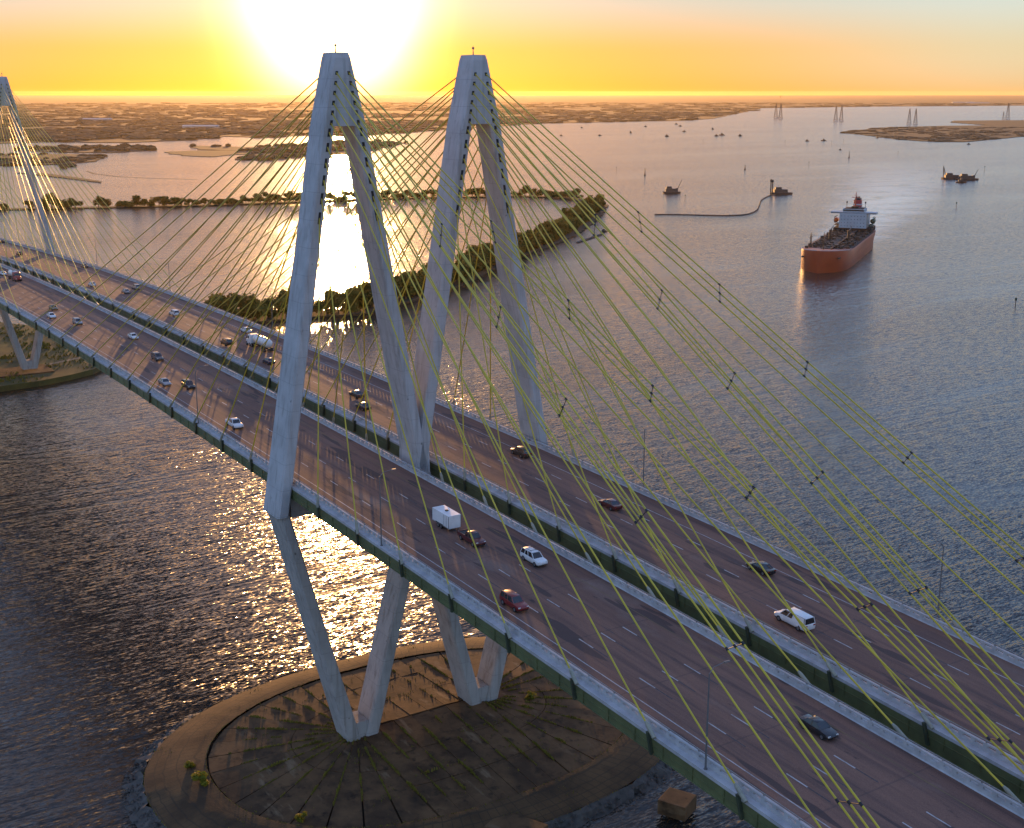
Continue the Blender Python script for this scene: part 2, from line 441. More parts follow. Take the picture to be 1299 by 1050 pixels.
# ------------------------------------------------------------------ vehicles (built facing +x)
def loft_body(stations, mi=0):
    """stations: x, z_bottom, z_belt, half width -> closed lower body"""
    mb = MB(); rings = []
    for x, z0, z1, h in stations:
        zm = z0+(z1-z0)*.55
        rings.append([(x, -h*.90, z0), (x, -h, z0+(z1-z0)*.22), (x, -h, zm), (x, -h*.95, z1-.03), (x, -h*.86, z1),
                      (x, h*.86, z1), (x, h*.95, z1-.03), (x, h, zm), (x, h, z0+(z1-z0)*.22), (x, h*.90, z0)])
    mb.ring(rings, mi); return mb
def wheel(root, x, y, r=.34, w=.24):
    m = MB(); m.tube([(x, y-w/2, r), (x, y+w/2, r)], r, 16)
    t = m.build('wheel', M['tyre'], root)
    sd = 1 if y > 0 else -1
    h = MB(); h.tube([(x, y+sd*(w/2-.02), r), (x, y+sd*(w/2+.015), r)], r*.6, 12); h.build('rim', M['rim'], t)
def cabin(root, paintm, xb0, xb1, xr0, xr1, zb, zr, hb, hr, bx=None):
    """glasshouse from belt (xb0 rear .. xb1 front) to roof (xr0 .. xr1): window, roof with pillars"""
    g = MB()
    g.hull8([(xb0, -hb, zb-.02), (xb1, -hb, zb-.02), (xb1, hb, zb-.02), (xb0, hb, zb-.02)], [(xr0, -hr, zr), (xr1, -hr, zr), (xr1, hr, zr), (xr0, hr, zr)])
    g.build('window', M['glass'], root)
    r = MB()
    rings = []
    for x, z, h in ((xr0-.06, zr-.03, hr*.9), (xr0+.12, zr+.05, hr*1.0), ((xr0+xr1)/2, zr+.085, hr*1.02), (xr1-.12, zr+.05, hr), (xr1+.05, zr-.04, hr*.9)):
        rings.append([(x, -h-.015, zr-.045), (x, -h*.86, z), (x, h*.86, z), (x, h+.015, zr-.045)])
    r.ring(rings)
    for s in (1, -1):
        for (xa, xc) in ((xb0, xr0), (xb1, xr1)):
            r.bar((xa, s*(hb+.004), zb-.03), (xc, s*(hr+.012), zr), .085)
        if bx is None: bx = [xb0+(xb1-xb0)*.48]
        for x in bx:
            t = (x-xb0)/(xb1-xb0); xt = xr0+(xr1-xr0)*t
            r.bar((x, s*(hb+.004), zb-.03), (xt, s*(hr+.012), zr), .08)
    r.build('roof', paintm, root, smooth=True)
def lights(root, xf, xr, y, zf, zr, w=.34):
    for s in (1, -1):
        m = MB(); m.box(xf-.12, xf+.02, s*y-w/2, s*y+w/2, zf-.07, zf+.07); m.build('headlight', M['lampclear'], root)
        m = MB(); m.box(xr-.02, xr+.12, s*y-w/2, s*y+w/2, zr-.09, zr+.09); m.build('tail_light', M['lampred'], root)
def underside(root, x0, x1, h):
    m = MB(); m.box(x0, x1, -h, h, .22, .42); m.build('chassis', M['chassis'], root)
def make_sedan(p):
    r = empty('car')
    b = loft_body([(-2.38, .42, .82, .70), (-2.30, .30, .98, .84), (-1.55, .26, 1.00, .90), (-.9, .25, .99, .91), (.6, .25, .96, .91), (1.05, .25, .93, .90), (1.9, .28, .82, .88), (2.28, .32, .70, .78), (2.42, .40, .60, .60)])
    b.build('body', p, r, smooth=True)
    cabin(r, p, -1.75, 1.05, -1.0, .32, .97, 1.42, .80, .60, [-.35])
    for x in (-1.4, 1.42):
        for y in (-.80, .80): wheel(r, x, y)
    lights(r, 2.33, -2.36, .60, .64, .82); underside(r, -2.1, 2.1, .8)
    return r
def make_suv(p, L=4.85, rack=False):
    r = empty('car'); k = L/4.85
    b = loft_body([(x*k, a, c, h) for x, a, c, h in [(-2.42, .5, 1.0, .82), (-2.36, .36, 1.08, .90), (-1.4, .32, 1.10, .95), (.7, .32, 1.08, .95), (1.15, .33, 1.06, .94), (2.05, .36, .98, .92), (2.36, .42, .86, .84), (2.44, .5, .74, .74)]])
    b.build('body', p, r, smooth=True)
    cabin(r, p, -2.36*k, 1.12*k, -2.1*k, .42*k, 1.07, 1.74, .84, .68, [-1.25*k, -.3*k])
    for x in (-1.45*k, 1.5*k):
        for y in (-.83, .83): wheel(r, x, y, .38, .26)
    lights(r, 2.38*k, -2.42*k, .66, .82, .96); underside(r, -2.2*k, 2.2*k, .82)
    if rack:
        m = MB()
        for y in (-.5, .5): m.tube([(-1.8, y, 1.88), (.1, y, 1.88)], .03, 6)
        for x in (-1.5, -.2): m.tube([(x, -.5, 1.87), (x, .5, 1.87)], .025, 6); m.box(x-.03, x+.03, -.52, -.48, 1.77, 1.87); m.box(x-.03, x+.03, .48, .52, 1.77, 1.87)
        m.build('roof_rack', M['chassis'], r)
    return r
def make_pickup(p):
    r = empty('pickup_truck')
    b = loft_body([(-2.85, .5, 1.0, .88), (-2.78, .40, 1.04, .95), (-1.0, .36, 1.05, .98), (.9, .36, 1.08, .98), (1.3, .38, 1.10, .97), (2.35, .42, 1.02, .95), (2.72, .48, .92, .88), (2.82, .55, .80, .80)])
    b.build('body', p, r, smooth=True)
    bd = MB(); bd.box(-2.68, -.72, -.76, .76, 1.02, 1.058); bd.build('cargo_bed', M['chassis'], r)
    rm = MB()
    for y in (-.86, .86): rm.box(-2.78, -.66, y-.06, y+.06, 1.03, 1.14)
    rm.box(-2.84, -2.74, -.8, .8, 1.0, 1.14); rm.build('bed_side', p, r)
    cabin(r, p, -.62, 1.35, -.50, .72, 1.07, 1.74, .85, .68, [.35])
    for x in (-1.75, 1.8):
        for y in (-.85, .85): wheel(r, x, y, .40, .28)
    lights(r, 2.76, -2.85, .68, .86, .92); underside(r, -2.6, 2.6, .85)
    return r
def make_van(p):
    r = empty('van')
    b = loft_body([(-3.0, .5, 1.1, .92), (-2.94, .36, 1.2, 1.0), (-1.4, .34, 1.22, 1.02), (1.2, .34, 1.20, 1.02), (1.75, .36, 1.16, 1.0), (2.55, .40, 1.02, .96), (2.85, .48, .86, .86), (2.92, .56, .76, .76)])
    b.build('body', p, r, smooth=True)
    cabin(r, p, -2.92, 1.72, -2.72, .85, 1.19, 2.0, .93, .80, [-1.7, -.5, .45])
    pl = MB()
    for s in (1, -1):
        pl.hull8([(-2.7, s*.92-.02, 1.16), (-.55, s*.92-.02, 1.16), (-.55, s*.92+.02, 1.16), (-2.7, s*.92+.02, 1.16)], [(-2.55, s*.812-.02, 1.98), (-.6, s*.812-.02, 1.98), (-.6, s*.812+.02, 1.98), (-2.55, s*.812+.02, 1.98)])
    pl.build('side_panel', p, r)
    for x in (-1.8, 1.8):
        for y in (-.88, .88): wheel(r, x, y, .40, .27)
    lights(r, 2.86, -3.0, .70, .84, 1.0); underside(r, -2.7, 2.6, .86)
    return r
def make_tanker(cabp, name='tanker_truck', short=False):
    r = empty(name)
    c = MB()
    rings = []
    for x, z0, z1, h in ((3.3, .7, 3.1, 1.15), (3.4, .6, 3.25, 1.2), (5.0, .6, 3.2, 1.2), (5.5, .6, 2.95, 1.18), (5.75, .6, 1.8, 1.15), (6.9, .65, 1.72, 1.05), (7.3, .7, 1.5, .95)):
        rings.append([(x, -h, z0), (x, -h, z1-.2), (x, -h+.2, z1), (x, h-.2, z1), (x, h, z1-.2), (x, h, z0)])
    c.ring(rings); c.build('cab', cabp, r, smooth=True)
    w = MB()
    w.hull8([(5.56, -1.02, 2.0), (5.74, -1.02, 1.95), (5.74, 1.02, 1.95), (5.56, 1.02, 2.0)], [(5.40, -1.0, 2.85), (5.58, -1.0, 2.8), (5.58, 1.0, 2.8), (5.40, 1.0, 2.85)])
    w.build('windscreen', M['glass'], r)
    for s in (1, -1):
        m = MB(); m.box(4.55, 5.35, s*1.2-.012, s*1.2+.012, 2.0, 2.75); m.build('side_window', M['glass'], r)
        m = MB(); m.tube([(4.1, s*1.05, 1.0), (4.1, s*1.05, 3.8)], .09, 8); m.build('exhaust_stack', M['rim'], r)
        m = MB(); m.box(7.24, 7.34, s*.72-.16, s*.72+.16, .95, 1.2); m.build('headlight', M['lampclear'], r)
        m = MB(); m.box(5.6, 5.7, s*1.36-.09, s*1.36+.09, 2.0, 2.5); m.build('mirror', M['chassis'], r)
    xb = -6.6 if not short else -4.6
    t = MB(); pts = []; rad = []
    for u, k in ((0, .35), (.03, .75), (.08, .95), (.14, 1), (.5, 1.02), (.86, 1), (.92, .95), (.97, .75), (1, .35)):
        pts.append((xb+(3.0-xb)*u, 0, 2.25)); rad.append(1.17*k)
    t.tube(pts, rad, 20); tk = t.build('tank', M['tank'], r, smooth=True)
    d = MB()
    for u in (.25, .5, .75): d.tube([(xb+(3-xb)*u, 0, 3.40), (xb+(3-xb)*u, 0, 3.58)], .32, 12)
    d.box(xb+1, 2, -.30, -.26, 3.42, 3.52); d.box(xb+1, 2, .26, .30, 3.42, 3.52)
    d.build('hatch', M['rim'], tk)
    for u in (.2, .4, .6, .8):
        b = MB(); b.tube([(xb+(3-xb)*u-.06, 0, 2.25), (xb+(3-xb)*u+.06, 0, 2.25)], 1.195, 20); b.build('tank_band', M['rim'], tk)
    ch = MB(); ch.box(xb+.3, 7.0, -.5, .5, .75, 1.05); ch.box(xb-.1, xb+.1, -1.1, 1.1, .55, .75)
    for s in (1, -1): ch.box(xb+.8, xb+3.2, s*1.0-.15, s*1.0+.15, 1.02, 1.12)
    ch.build('chassis', M['chassis'], r)
    for x in (xb+1.2, xb+2.5, 3.0, 4.2, 6.5):
        for y in (-1.0, 1.0): wheel(r, x, y, .5, .45 if x < 6 else .3)
    return r
def make_cargo_trailer():
    r = empty('cargo_trailer')
    m = MB(); m.hull8([(-2.7, -1.12, .6), (2.45, -1.12, .6), (2.45, 1.12, .6), (-2.7, 1.12, .6)], [(-2.7, -1.12, 2.75), (2.45, -1.12, 2.75), (2.45, 1.12, 2.75), (-2.7, 1.12, 2.75)])
    m.build('box_body', M['boxwhite'], r, bevel=.06)
    e = MB()
    for x in (-2.7, 2.45):
        for y in (-1.12, 1.12): e.box(x-.03, x+.03, y-.03, y+.03, .62, 2.72)
    for y in (-1.135, 1.135): e.box(-2.65, 2.4, y-.012, y+.012, .62, .76); e.box(.95, .99, y-.012, y+.012, .78, 2.66); e.box(1.75, 1.79, y-.012, y+.012, .78, 2.66)
    e.build('edge_trim', M['rim'], r)
    v = MB(); v.box(-.25, .2, -.22, .22, 2.75, 2.92); v.build('roof_vent', M['chassis'], r)
    f = MB()
    for y in (-1.02, 1.02): f.box(-1.6, .75, y-.16, y+.16, .72, .84)
    f.build('fender', M['chassis'], r)
    for x in (-.85, .05):
        for y in (-1.0, 1.0): wheel(r, x, y, .36, .24)
    t = MB(); t.bar((2.4, -.7, .55), (3.7, 0, .5), .07); t.bar((2.4, .7, .55), (3.7, 0, .5), .07); t.tube([(3.3, 0, .1), (3.3, 0, .75)], .05, 6); t.build('tow_bar', M['chassis'], r)
    return r
protos = {}
def vehicle(kind, colour, x, y, label, cat='car', group='vehicles on the bridge'):
    key = (kind, colour)
    if key not in protos:
        f = {'sedan': make_sedan, 'suv': make_suv, 'pickup': make_pickup, 'van': make_van}.get(kind)
        if f: protos[key] = f(P[colour])
        elif kind == 'suvrack': protos[key] = make_suv(P[colour], 4.9, True)
        elif kind == 'tanker': protos[key] = make_tanker(P[colour])
        elif kind == 'shorttanker': protos[key] = make_tanker(P[colour], short=True)
        elif kind == 'trailer': protos[key] = make_cargo_trailer()
        o = protos[key]
    else: o = copy_tree(protos[key])
    sl = .022083-1.4e-4*x
    back = y > 0
    o.location = (x, y, zd(x)+.012)
    o.rotation_euler = (0, math.atan(sl)*(1 if back else -1), math.pi if back else 0)
    tag(o, label, cat, group)
    return o
# near deck, coming towards the viewer
vehicle('sedan', 'white', 301, 9.6, 'white car just behind the red-cabbed tanker truck')
vehicle('shorttanker', 'truckred', 284, 9.4, 'tanker truck with a red cab and a white tank', 'truck')
vehicle('sedan', 'gold', 202, 15.6, 'dark golden car beside a white car, far along the near deck')
vehicle('sedan', 'white', 187, 19.8, 'white car in the outer lane beside a dark golden car')
vehicle('suv', 'silver', 171, 16.4, 'silver car alone behind the lone white saloon on the near deck')
vehicle('sedan', 'white', 140.5, 9.6, 'small white saloon in the inner lane of the near deck')
vehicle('suv', 'grey', 109.5, 13.0, 'dark grey car with a pale roof glint in mid near deck')
vehicle('sedan', 'silver', 82, 20.2, 'silver saloon in the outer lane beside a black car')
vehicle('suv', 'black', 76, 16.7, 'black car alongside a silver saloon')
vehicle('pickup', 'white', 39, 20.0, 'white pickup truck with open dark bed in the outer lane', 'pickup truck')
vehicle('trailer', 'x', -33.9, 12.7, 'white box cargo trailer with dark roof vent towed by a maroon pickup', 'trailer')
vehicle('pickup', 'maroon', -41.6, 12.7, 'maroon pickup truck towing a white box trailer', 'pickup truck')
vehicle('suvrack', 'white', -53.3, 9.0, 'white estate car with roof rack driving towards the viewer past the trailer')
vehicle('suv', 'red', -65.3, 20.3, 'dark red car near the outer edge of the near deck')
vehicle('sedan', 'black', -111, 9.3, 'black car behind the thick yellow cables in the lower right')
# far deck, driving away
vehicle('suv', 'maroon', 377, -12.9, 'dark red car on the far deck beside the far pylon')
vehicle('sedan', 'black', 455, -21.8, 'small dark car beyond the far pylon at the left edge')
vehicle('sedan', 'grey', 307, -21.8, 'grey car in the outer lane nearest the far pylon')
vehicle('sedan', 'white', 249, -9.0, 'pale car in the inner lane beside the yellow far cables')
vehicle('sedan', 'silver', 224.5, -13.4, 'silver car left of the pair on the far deck')
vehicle('suv', 'silver', 232, -19.2, 'silver car right of the pair on the far deck')
vehicle('suv', 'white', 171, -12.0, 'white car alone on the sunlit far deck before the tanker')
vehicle('sedan', 'white', 133, -19.6, 'white saloon in the outer lane beside the white tanker')
vehicle('suv', 'brown', 119, -8.6, 'brown car in the inner lane beside the white tanker')
vehicle('tanker', 'white', 109.5, -14.2, 'white tanker truck with a long white tank on the far deck', 'truck')
vehicle('sedan', 'blue', 91, -8.9, 'dark blue car just behind the white tanker')
vehicle('sedan', 'brown', 49, -12.2, 'brown car with golden roof between the pylon legs')
vehicle('sedan', 'black', 38.5, -8.6, 'black car nearest the inner barrier between the pylon legs')
vehicle('suv', 'brown', -7.4, -18.8, 'dark brown car beside the right-hand pylon leg')
vehicle('sedan', 'maroon', -39.6, -15.5, 'maroon saloon in mid far deck right of the pylon')
vehicle('sedan', 'black', -73.2, -17.8, 'black saloon ahead of the white van')
vehicle('van', 'white', -89, -8.8, 'white van with dark rear windows on the far deck', 'van')
# tuned light and air
SKYK, SKYDUST, SUNE, EXPO, HAZE, HANIS = .05, .15, 5.0, 0.25, .8e-5, .64
DOME = ((0, (.52, .10, .01)), (90, (.20, .26, .50)), (1.6, (.48, .17, .04)), (4.6, (.22, .32, .38)), (12, (.28, .34, .46)), (30, (.30, .32, .45)))
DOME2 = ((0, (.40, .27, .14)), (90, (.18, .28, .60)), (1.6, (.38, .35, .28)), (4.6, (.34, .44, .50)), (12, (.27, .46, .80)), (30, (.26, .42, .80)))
AUREOLE = ((3.2, 2.8, (5.5, 4.0, 1.8)), (5, 1.2, (1.0, .25, .0)), (14, 1.2, (.22, .02, .0)))
# ------------------------------------------------------------------ pier island
IA, IB, IX = 40.5, 56.0, -3.0
def isl_t(x, y):
    return (abs((x-IX)/IA)**2.25+abs(y/IB)**2.25)**(1/2.25)
def isl_p(t, th):
    c, s = math.cos(th), math.sin(th)
    k = t/((abs(c)**2.25+abs(s)**2.25)**(1/2.25))
    return IX+IA*k*c, IB*k*s
def slab_z(x, y):
    return 4.25-.062*abs(x)-.02*max(0, abs(y)-14)
def make_island():
    NT = 160
    mb_rip, mb_rim, mb_slab = MB(), MB(), MB()
    uv = {}
    prof = [(1.10, -1.6), (1.03, -.35), (1.0, .25), (.975, 1.0), (.955, 1.5)]
    rim = [(.955, 1.52), (.90, 2.15), (.84, 2.6), (.79, 2.85), (.755, 2.9)]
    def strip(mb, pr, jit):
        rs = []
        for t, z in pr:
            row = []
            for i in range(NT):
                th = 2*math.pi*i/NT
                j = jit*mnoise.noise(Vector((math.cos(th)*30, math.sin(th)*30, t*40)))
                x, y = isl_p(t+j*.026, th); row.append((x, y, z+j*.3))
            rs.append(row)
        mb.ring(rs, caps=False)
    strip(mb_rip, prof, 1.0); strip(mb_rim, rim, 0.15)
    mb_rip.build('island_bank', M['riprap'])['kind'] = 'structure'
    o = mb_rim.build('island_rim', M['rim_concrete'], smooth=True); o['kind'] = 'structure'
    # sloping concrete slabs, a separate panel between every two joints, tilted a little so that edges step
    rs = random.Random(3)
    for side in (1, -1):
        ys = [-13.4+26.8*i/7 for i in range(8)]
        for i in range(7):
            y0, y1 = ys[i]+.05, ys[i+1]-.05
            xe0 = IX+side*IA*.75*(max(0, 1-abs(y0/(IB*.75))**2.25))**(1/2.25); xe1 = IX+side*IA*.75*(max(0, 1-abs(y1/(IB*.75))**2.25))**(1/2.25)
            nseg = 3
            for j in range(nseg):
                a, b = j/nseg, (j+1)/nseg-.004
                j0, j1 = rs.uniform(-.05, .16), rs.uniform(-.05, .16)
                q = []
                for f, y, xe, jj in ((a, y0, xe0, j0), (b, y0, xe0, j0), (b, y1, xe1, j1), (a, y1, xe1, j1)):
                    x = side*.3+(xe-side*.3)*f; q.append((x, y, slab_z(x, y)+jj))
                if side < 0: q = q[::-1]
                mb_slab.hull8([(p[0], p[1], p[2]-.9) for p in q], q)
    for end in (1, -1):
        n = 15
        for i in range(n):
            th0, th1 = -math.pi/2+math.pi*i/n, -math.pi/2+math.pi*(i+1)/n
            def edge(th):
                # ray from the base point to the slab edge
                lo, hi = 0, 60
                for _ in range(40):
                    mid = (lo+hi)/2; x, y = math.sin(th)*mid, end*(13.5+math.cos(th)*mid)
                    if isl_t(x, y) > .75: hi = mid
                    else: lo = mid
                return lo
            for f0, f1 in ((.03, .45), (.455, 1.0)):
                q = []; jj0, jj1 = rs.uniform(-.02, .08), rs.uniform(.05, .2)
                for th, f, jj in ((th0+.006, f0, jj0), (th0+.006, f1, jj0), (th1-.006, f1, jj1), (th1-.006, f0, jj1)):
                    L = edge(th)*f; x, y = math.sin(th)*L, end*(13.5+math.cos(th)*L)
                    q.append((x, y, 4.15-L*.058+jj))
                mb_slab.hull8([(p[0], p[1], p[2]-.9) for p in q], q)
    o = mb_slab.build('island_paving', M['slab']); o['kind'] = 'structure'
    base = MB(); base.face([(*isl_p(.77, 2*math.pi*i/96), 1.75) for i in range(96)]); base.build('island_soil', M['soil'])['kind'] = 'structure'
    # grass growing in the joints
    g = MB()
    def tuft(x, y, z, h):
        for _ in range(3):
            a = rs.uniform(0, 6.28); w = h*.35
            g.face([(x+math.cos(a)*w, y+math.sin(a)*w, z-.05), (x-math.cos(a)*w, y-math.sin(a)*w, z-.05), (x+rs.uniform(-.1, .1), y+rs.uniform(-.1, .1), z+h)])
    def joint(p0, p1, n, amt):
        for _ in range(int(n*amt)):
            t = rs.random(); x = p0[0]+(p1[0]-p0[0])*t+rs.gauss(0, .06); y = p0[1]+(p1[1]-p0[1])*t+rs.gauss(0, .06)
            L = math.hypot(x, max(0, abs(y)-13.5))
            z = slab_z(x, y)+.05 if abs(y) < 13.5 else 4.2-L*.058
            tt = mnoise.noise(Vector((x*.3, y*.3, 1)))
            if tt > -.15: tuft(x, y, z, rs.uniform(.16, .42)*(1+max(0, tt)*1.4))
    for side in (1, -1):
        for i in range(8):
            y = -13.4+26.8*i/7
            joint((side*3, y), (side*27, y), 190, 1.9 if side < 0 else .3)
        joint((side*10.1, -13), (side*10.1, 13), 60, .5); joint((side*19, -13), (side*19, 13), 90, .5)
    for end in (1, -1):
        for i in range(16):
            th = -math.pi/2+math.pi*i/15
            joint((math.sin(th)*3, end*(13.5+math.cos(th)*3)), (math.sin(th)*24, end*(13.5+math.cos(th)*24)), 170, 1.7)
    for i in range(7000):
        th = rs.uniform(0, 6.28); t = rs.uniform(.1, .95)**.6; x, y = isl_p(t, th)
        if mnoise.noise(Vector((x*.16, y*.16, 9)))+.5*mnoise.noise(Vector((x*.7, y*.7, 2))) < .38: continue
        L = math.hypot(x, max(0, abs(y)-13.5)); z = (slab_z(x, y)+.06 if abs(y) < 13.5 else 4.2-L*.058) if t < .74 else np.interp(t, [.755, .79, .84, .9, .955], [2.9, 2.85, 2.6, 2.15, 1.52])
        tuft(x, y, float(z), rs.uniform(.1, .3))
    for i in range(900):
        th = rs.uniform(0, 6.28); t = rs.choice((.757, .757, .957)); x, y = isl_p(t, th)
        tuft(x, y, 2.9 if t < .8 else 1.5, rs.uniform(.1, .3))
    tag(g.build('joint_grass', M['grass']), 'yellow-green grass growing in the joints of the island paving', 'grass', kind='stuff')
    # riprap stones
    s = MB()
    for i in range(1500):
        th = rs.uniform(0, 6.28); t = rs.uniform(.965, 1.03); x, y = isl_p(t, th); r = rs.uniform(.18, .65)
        z = np.interp(t, [.955, .975, 1, 1.03], [1.5, 1.0, .25, -.3])
        o = len(s.v)
        for dx, dy, dz in ((1, 0, 0), (-1, 0, 0), (0, 1, 0), (0, -1, 0), (0, 0, 1), (0, 0, -1)):
            k = r*rs.uniform(.6, 1.2); s.v.append((x+dx*k+rs.uniform(-.1, .1), y+dy*k+rs.uniform(-.1, .1), z+dz*k*.7))
        for f in ((0, 2, 4), (2, 1, 4), (1, 3, 4), (3, 0, 4), (2, 0, 5), (1, 2, 5), (3, 1, 5), (0, 3, 5)):
            s.f.append([o+i_ for i_ in f]); s.m.append(0)
    tag(s.build('riprap_stones', M['riprap']), 'loose dark rocks along the waterline of the round island', 'rocks', kind='stuff')

M['riprap'] = mat('riprap_rock', (.10, .085, .07), (.05, .042, .036), .9, scale=.8, bump=.5, detail=8)
M['soil'] = mat('soil', (.06, .04, .025), (.035, .025, .016), .95, scale=.5)
def slab_mat():
    m, nt, b = _nodes('slab_concrete')
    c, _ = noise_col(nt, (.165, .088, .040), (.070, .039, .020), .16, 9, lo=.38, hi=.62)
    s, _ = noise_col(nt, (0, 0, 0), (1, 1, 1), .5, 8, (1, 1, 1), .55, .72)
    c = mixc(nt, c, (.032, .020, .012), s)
    p, _ = noise_col(nt, (0, 0, 0), (1, 1, 1), .22, 7, (.5, 1.6, 1), .6, .7)
    c = mixc(nt, c, (.21, .135, .075), p)
    nt.links.new(c, b.inputs['Base Color']); b.inputs['Roughness'].default_value = .9; b.inputs['Specular IOR Level'].default_value = .2
    _, f = noise_col(nt, (0, 0, 0), (1, 1, 1), 2.0, 6)
    bp = N(nt, 'ShaderNodeBump'); bp.inputs['Strength'].default_value = .4; bp.inputs['Distance'].default_value = .08
    nt.links.new(f, bp.inputs['Height']); nt.links.new(bp.outputs['Normal'], b.inputs['Normal'])
    return m
M['slab'] = slab_mat()
M['grass'] = mat('joint_grass_blades', (.24, .21, .02), (.15, .12, .02), .8, scale=1)
def rim_mat():
    m, nt, b = _nodes('rim_concrete')
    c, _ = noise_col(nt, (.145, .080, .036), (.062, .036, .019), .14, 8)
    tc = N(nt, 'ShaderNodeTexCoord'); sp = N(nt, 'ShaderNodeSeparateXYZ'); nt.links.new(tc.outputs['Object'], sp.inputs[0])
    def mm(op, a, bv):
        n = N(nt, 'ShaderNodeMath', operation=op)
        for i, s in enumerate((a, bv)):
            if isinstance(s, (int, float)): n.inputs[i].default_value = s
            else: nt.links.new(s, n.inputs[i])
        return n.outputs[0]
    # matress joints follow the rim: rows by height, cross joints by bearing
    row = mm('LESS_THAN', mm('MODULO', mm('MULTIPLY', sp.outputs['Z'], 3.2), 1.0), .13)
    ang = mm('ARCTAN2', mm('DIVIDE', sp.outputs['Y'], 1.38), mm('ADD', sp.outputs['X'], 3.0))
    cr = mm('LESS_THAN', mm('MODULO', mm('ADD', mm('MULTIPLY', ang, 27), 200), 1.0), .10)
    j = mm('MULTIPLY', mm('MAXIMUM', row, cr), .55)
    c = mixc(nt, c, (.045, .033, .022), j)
    nt.links.new(c, b.inputs['Base Color']); b.inputs['Roughness'].default_value = .9; b.inputs['Specular IOR Level'].default_value = .2
    _, f = noise_col(nt, (0, 0, 0), (1, 1, 1), 2.5, 5)
    h = mm('SUBTRACT', f, j)
    bp = N(nt, 'ShaderNodeBump'); bp.inputs['Strength'].default_value = .5; bp.inputs['Distance'].default_value = .12
    nt.links.new(h, bp.inputs['Height']); nt.links.new(bp.outputs['Normal'], b.inputs['Normal'])
    return m
M['rim_concrete'] = rim_mat()
make_island()

# concrete caps standing in the water beside the island
def cap(x, y, sx, sy, top, label, rot):
    root = empty('concrete_dolphin', (x, y, 0), (0, 0, rot)); tag(root, label, 'concrete block')
    b = MB(); b.box(-sx/2, sx/2, -sy/2, sy/2, .5, top); b.build('cap', M['slab'], root, bevel=.12)
    p = MB()
    for a in (-.3, .3):
        for c in (-.3, .3): p.tube([(sx*a, sy*c, -2), (sx*a, sy*c, .55)], .35, 10)
    p.build('pile', M['pier'], root)
cap(-50.0, -23.5, 5.2, 5.0, 3.2, 'square concrete block standing in the water beneath the near deck', .45)
cap(-41.2, 4.2, 9.0, 6.0, 2.5, 'flat grey concrete block cut by the bottom edge of the picture', .45)

# ------------------------------------------------------------------ plants
def leaf_mat(name, c1, c2, tr):
    m, nt, b = _nodes(name)
    c, _ = noise_col(nt, c1, c2, .35, 4, lo=.3, hi=.7)
    oi = N(nt, 'ShaderNodeObjectInfo')
    hs = N(nt, 'ShaderNodeHueSaturation'); mr = N(nt, 'ShaderNodeMapRange'); mr.inputs['To Min'].default_value = .7; mr.inputs['To Max'].default_value = 1.25
    nt.links.new(oi.outputs['Random'], mr.inputs['Value']); nt.links.new(mr.outputs['Result'], hs.inputs['Value']); nt.links.new(c, hs.inputs['Color'])
    nt.links.new(hs.outputs['Color'], b.inputs['Base Color']); b.inputs['Roughness'].default_value = .7; b.inputs['Specular IOR Level'].default_value = .2
    t = N(nt, 'ShaderNodeBsdfTranslucent'); ms = N(nt, 'ShaderNodeMixShader'); ms.inputs[0].default_value = tr
    nt.links.new(hs.outputs['Color'], t.inputs['Color'])
    nt.links.new(b.outputs[0], ms.inputs[1]); nt.links.new(t.outputs[0], ms.inputs[2])
    nt.links.new(ms.outputs[0], nt.nodes['Material Output'].inputs['Surface'])
    return m
M['leaf'] = leaf_mat('levee_leaf', (.18, .155, .026), (.085, .08, .016), .42)
M['shrubleaf'] = leaf_mat('shrub_leaf', (.26, .25, .02), (.14, .14, .02), .4)
M['bark'] = mat('bark', (.07, .05, .035), (.04, .03, .02), .9, scale=2)
def tree_mesh(seed, h, r, nleaf, leaf, lm):
    rs = random.Random(seed); mb = MB()
    trunk = h*.35
    mb.tube([(0, 0, -.4), (rs.uniform(-.2, .2), rs.uniform(-.2, .2), trunk), (rs.uniform(-.4, .4), rs.uniform(-.4, .4), h*.75)], [.05*h*.6, .035*h*.6, .01*h], 6, 1)
    lobes = []
    for i in range(rs.randint(6, 9)):
        a = rs.uniform(0, 6.28); d = r*rs.uniform(.1, .62); z = h*rs.uniform(.28, .78)
        lobes.append((Vector((math.cos(a)*d, math.sin(a)*d, z)), r*rs.uniform(.32, .55)))
        mb.tube([(0, 0, trunk*.8), tuple(lobes[-1][0])], [.02*h, .006*h], 4, 1)
    for i in range(nleaf):
        c, lr = rs.choice(lobes)
        v = Vector((rs.gauss(0, 1), rs.gauss(0, 1), rs.gauss(0, .85))).normalized()*lr*(rs.random()**.35)
        p = c+v
        if p.z < .1: p.z = rs.uniform(.1, h*.3)
        s = leaf*rs.uniform(.6, 1.3)
        n = (v.normalized()+Vector((rs.gauss(0, .5), rs.gauss(0, .5), rs.gauss(0, .5)+.3))).normalized()
        a = n.orthogonal().normalized(); a.rotate(Matrix.Rotation(rs.uniform(0, 6.28), 3, n)); b = n.cross(a)
        q = [p+a*s*rs.uniform(.7, 1.1), p+b*s*rs.uniform(.5, .9), p-a*s*rs.uniform(.7, 1.1), p-b*s*rs.uniform(.5, .9)]
        mb.face(q, 0)
    return mb
VAR = []
for i in range(7):
    h = [8.5, 7.0, 9.5, 6.0, 8.0, 10.5, 5.0][i]; r = [4.8, 4.6, 5.0, 4.4, 5.6, 4.6, 4.2][i]
    o = tree_mesh(20+i, h, r, 560, .75, None).build('tree', [M['leaf'], M['bark']])
    VAR.append(o)
tree_used = set(); trng = random.Random(11)
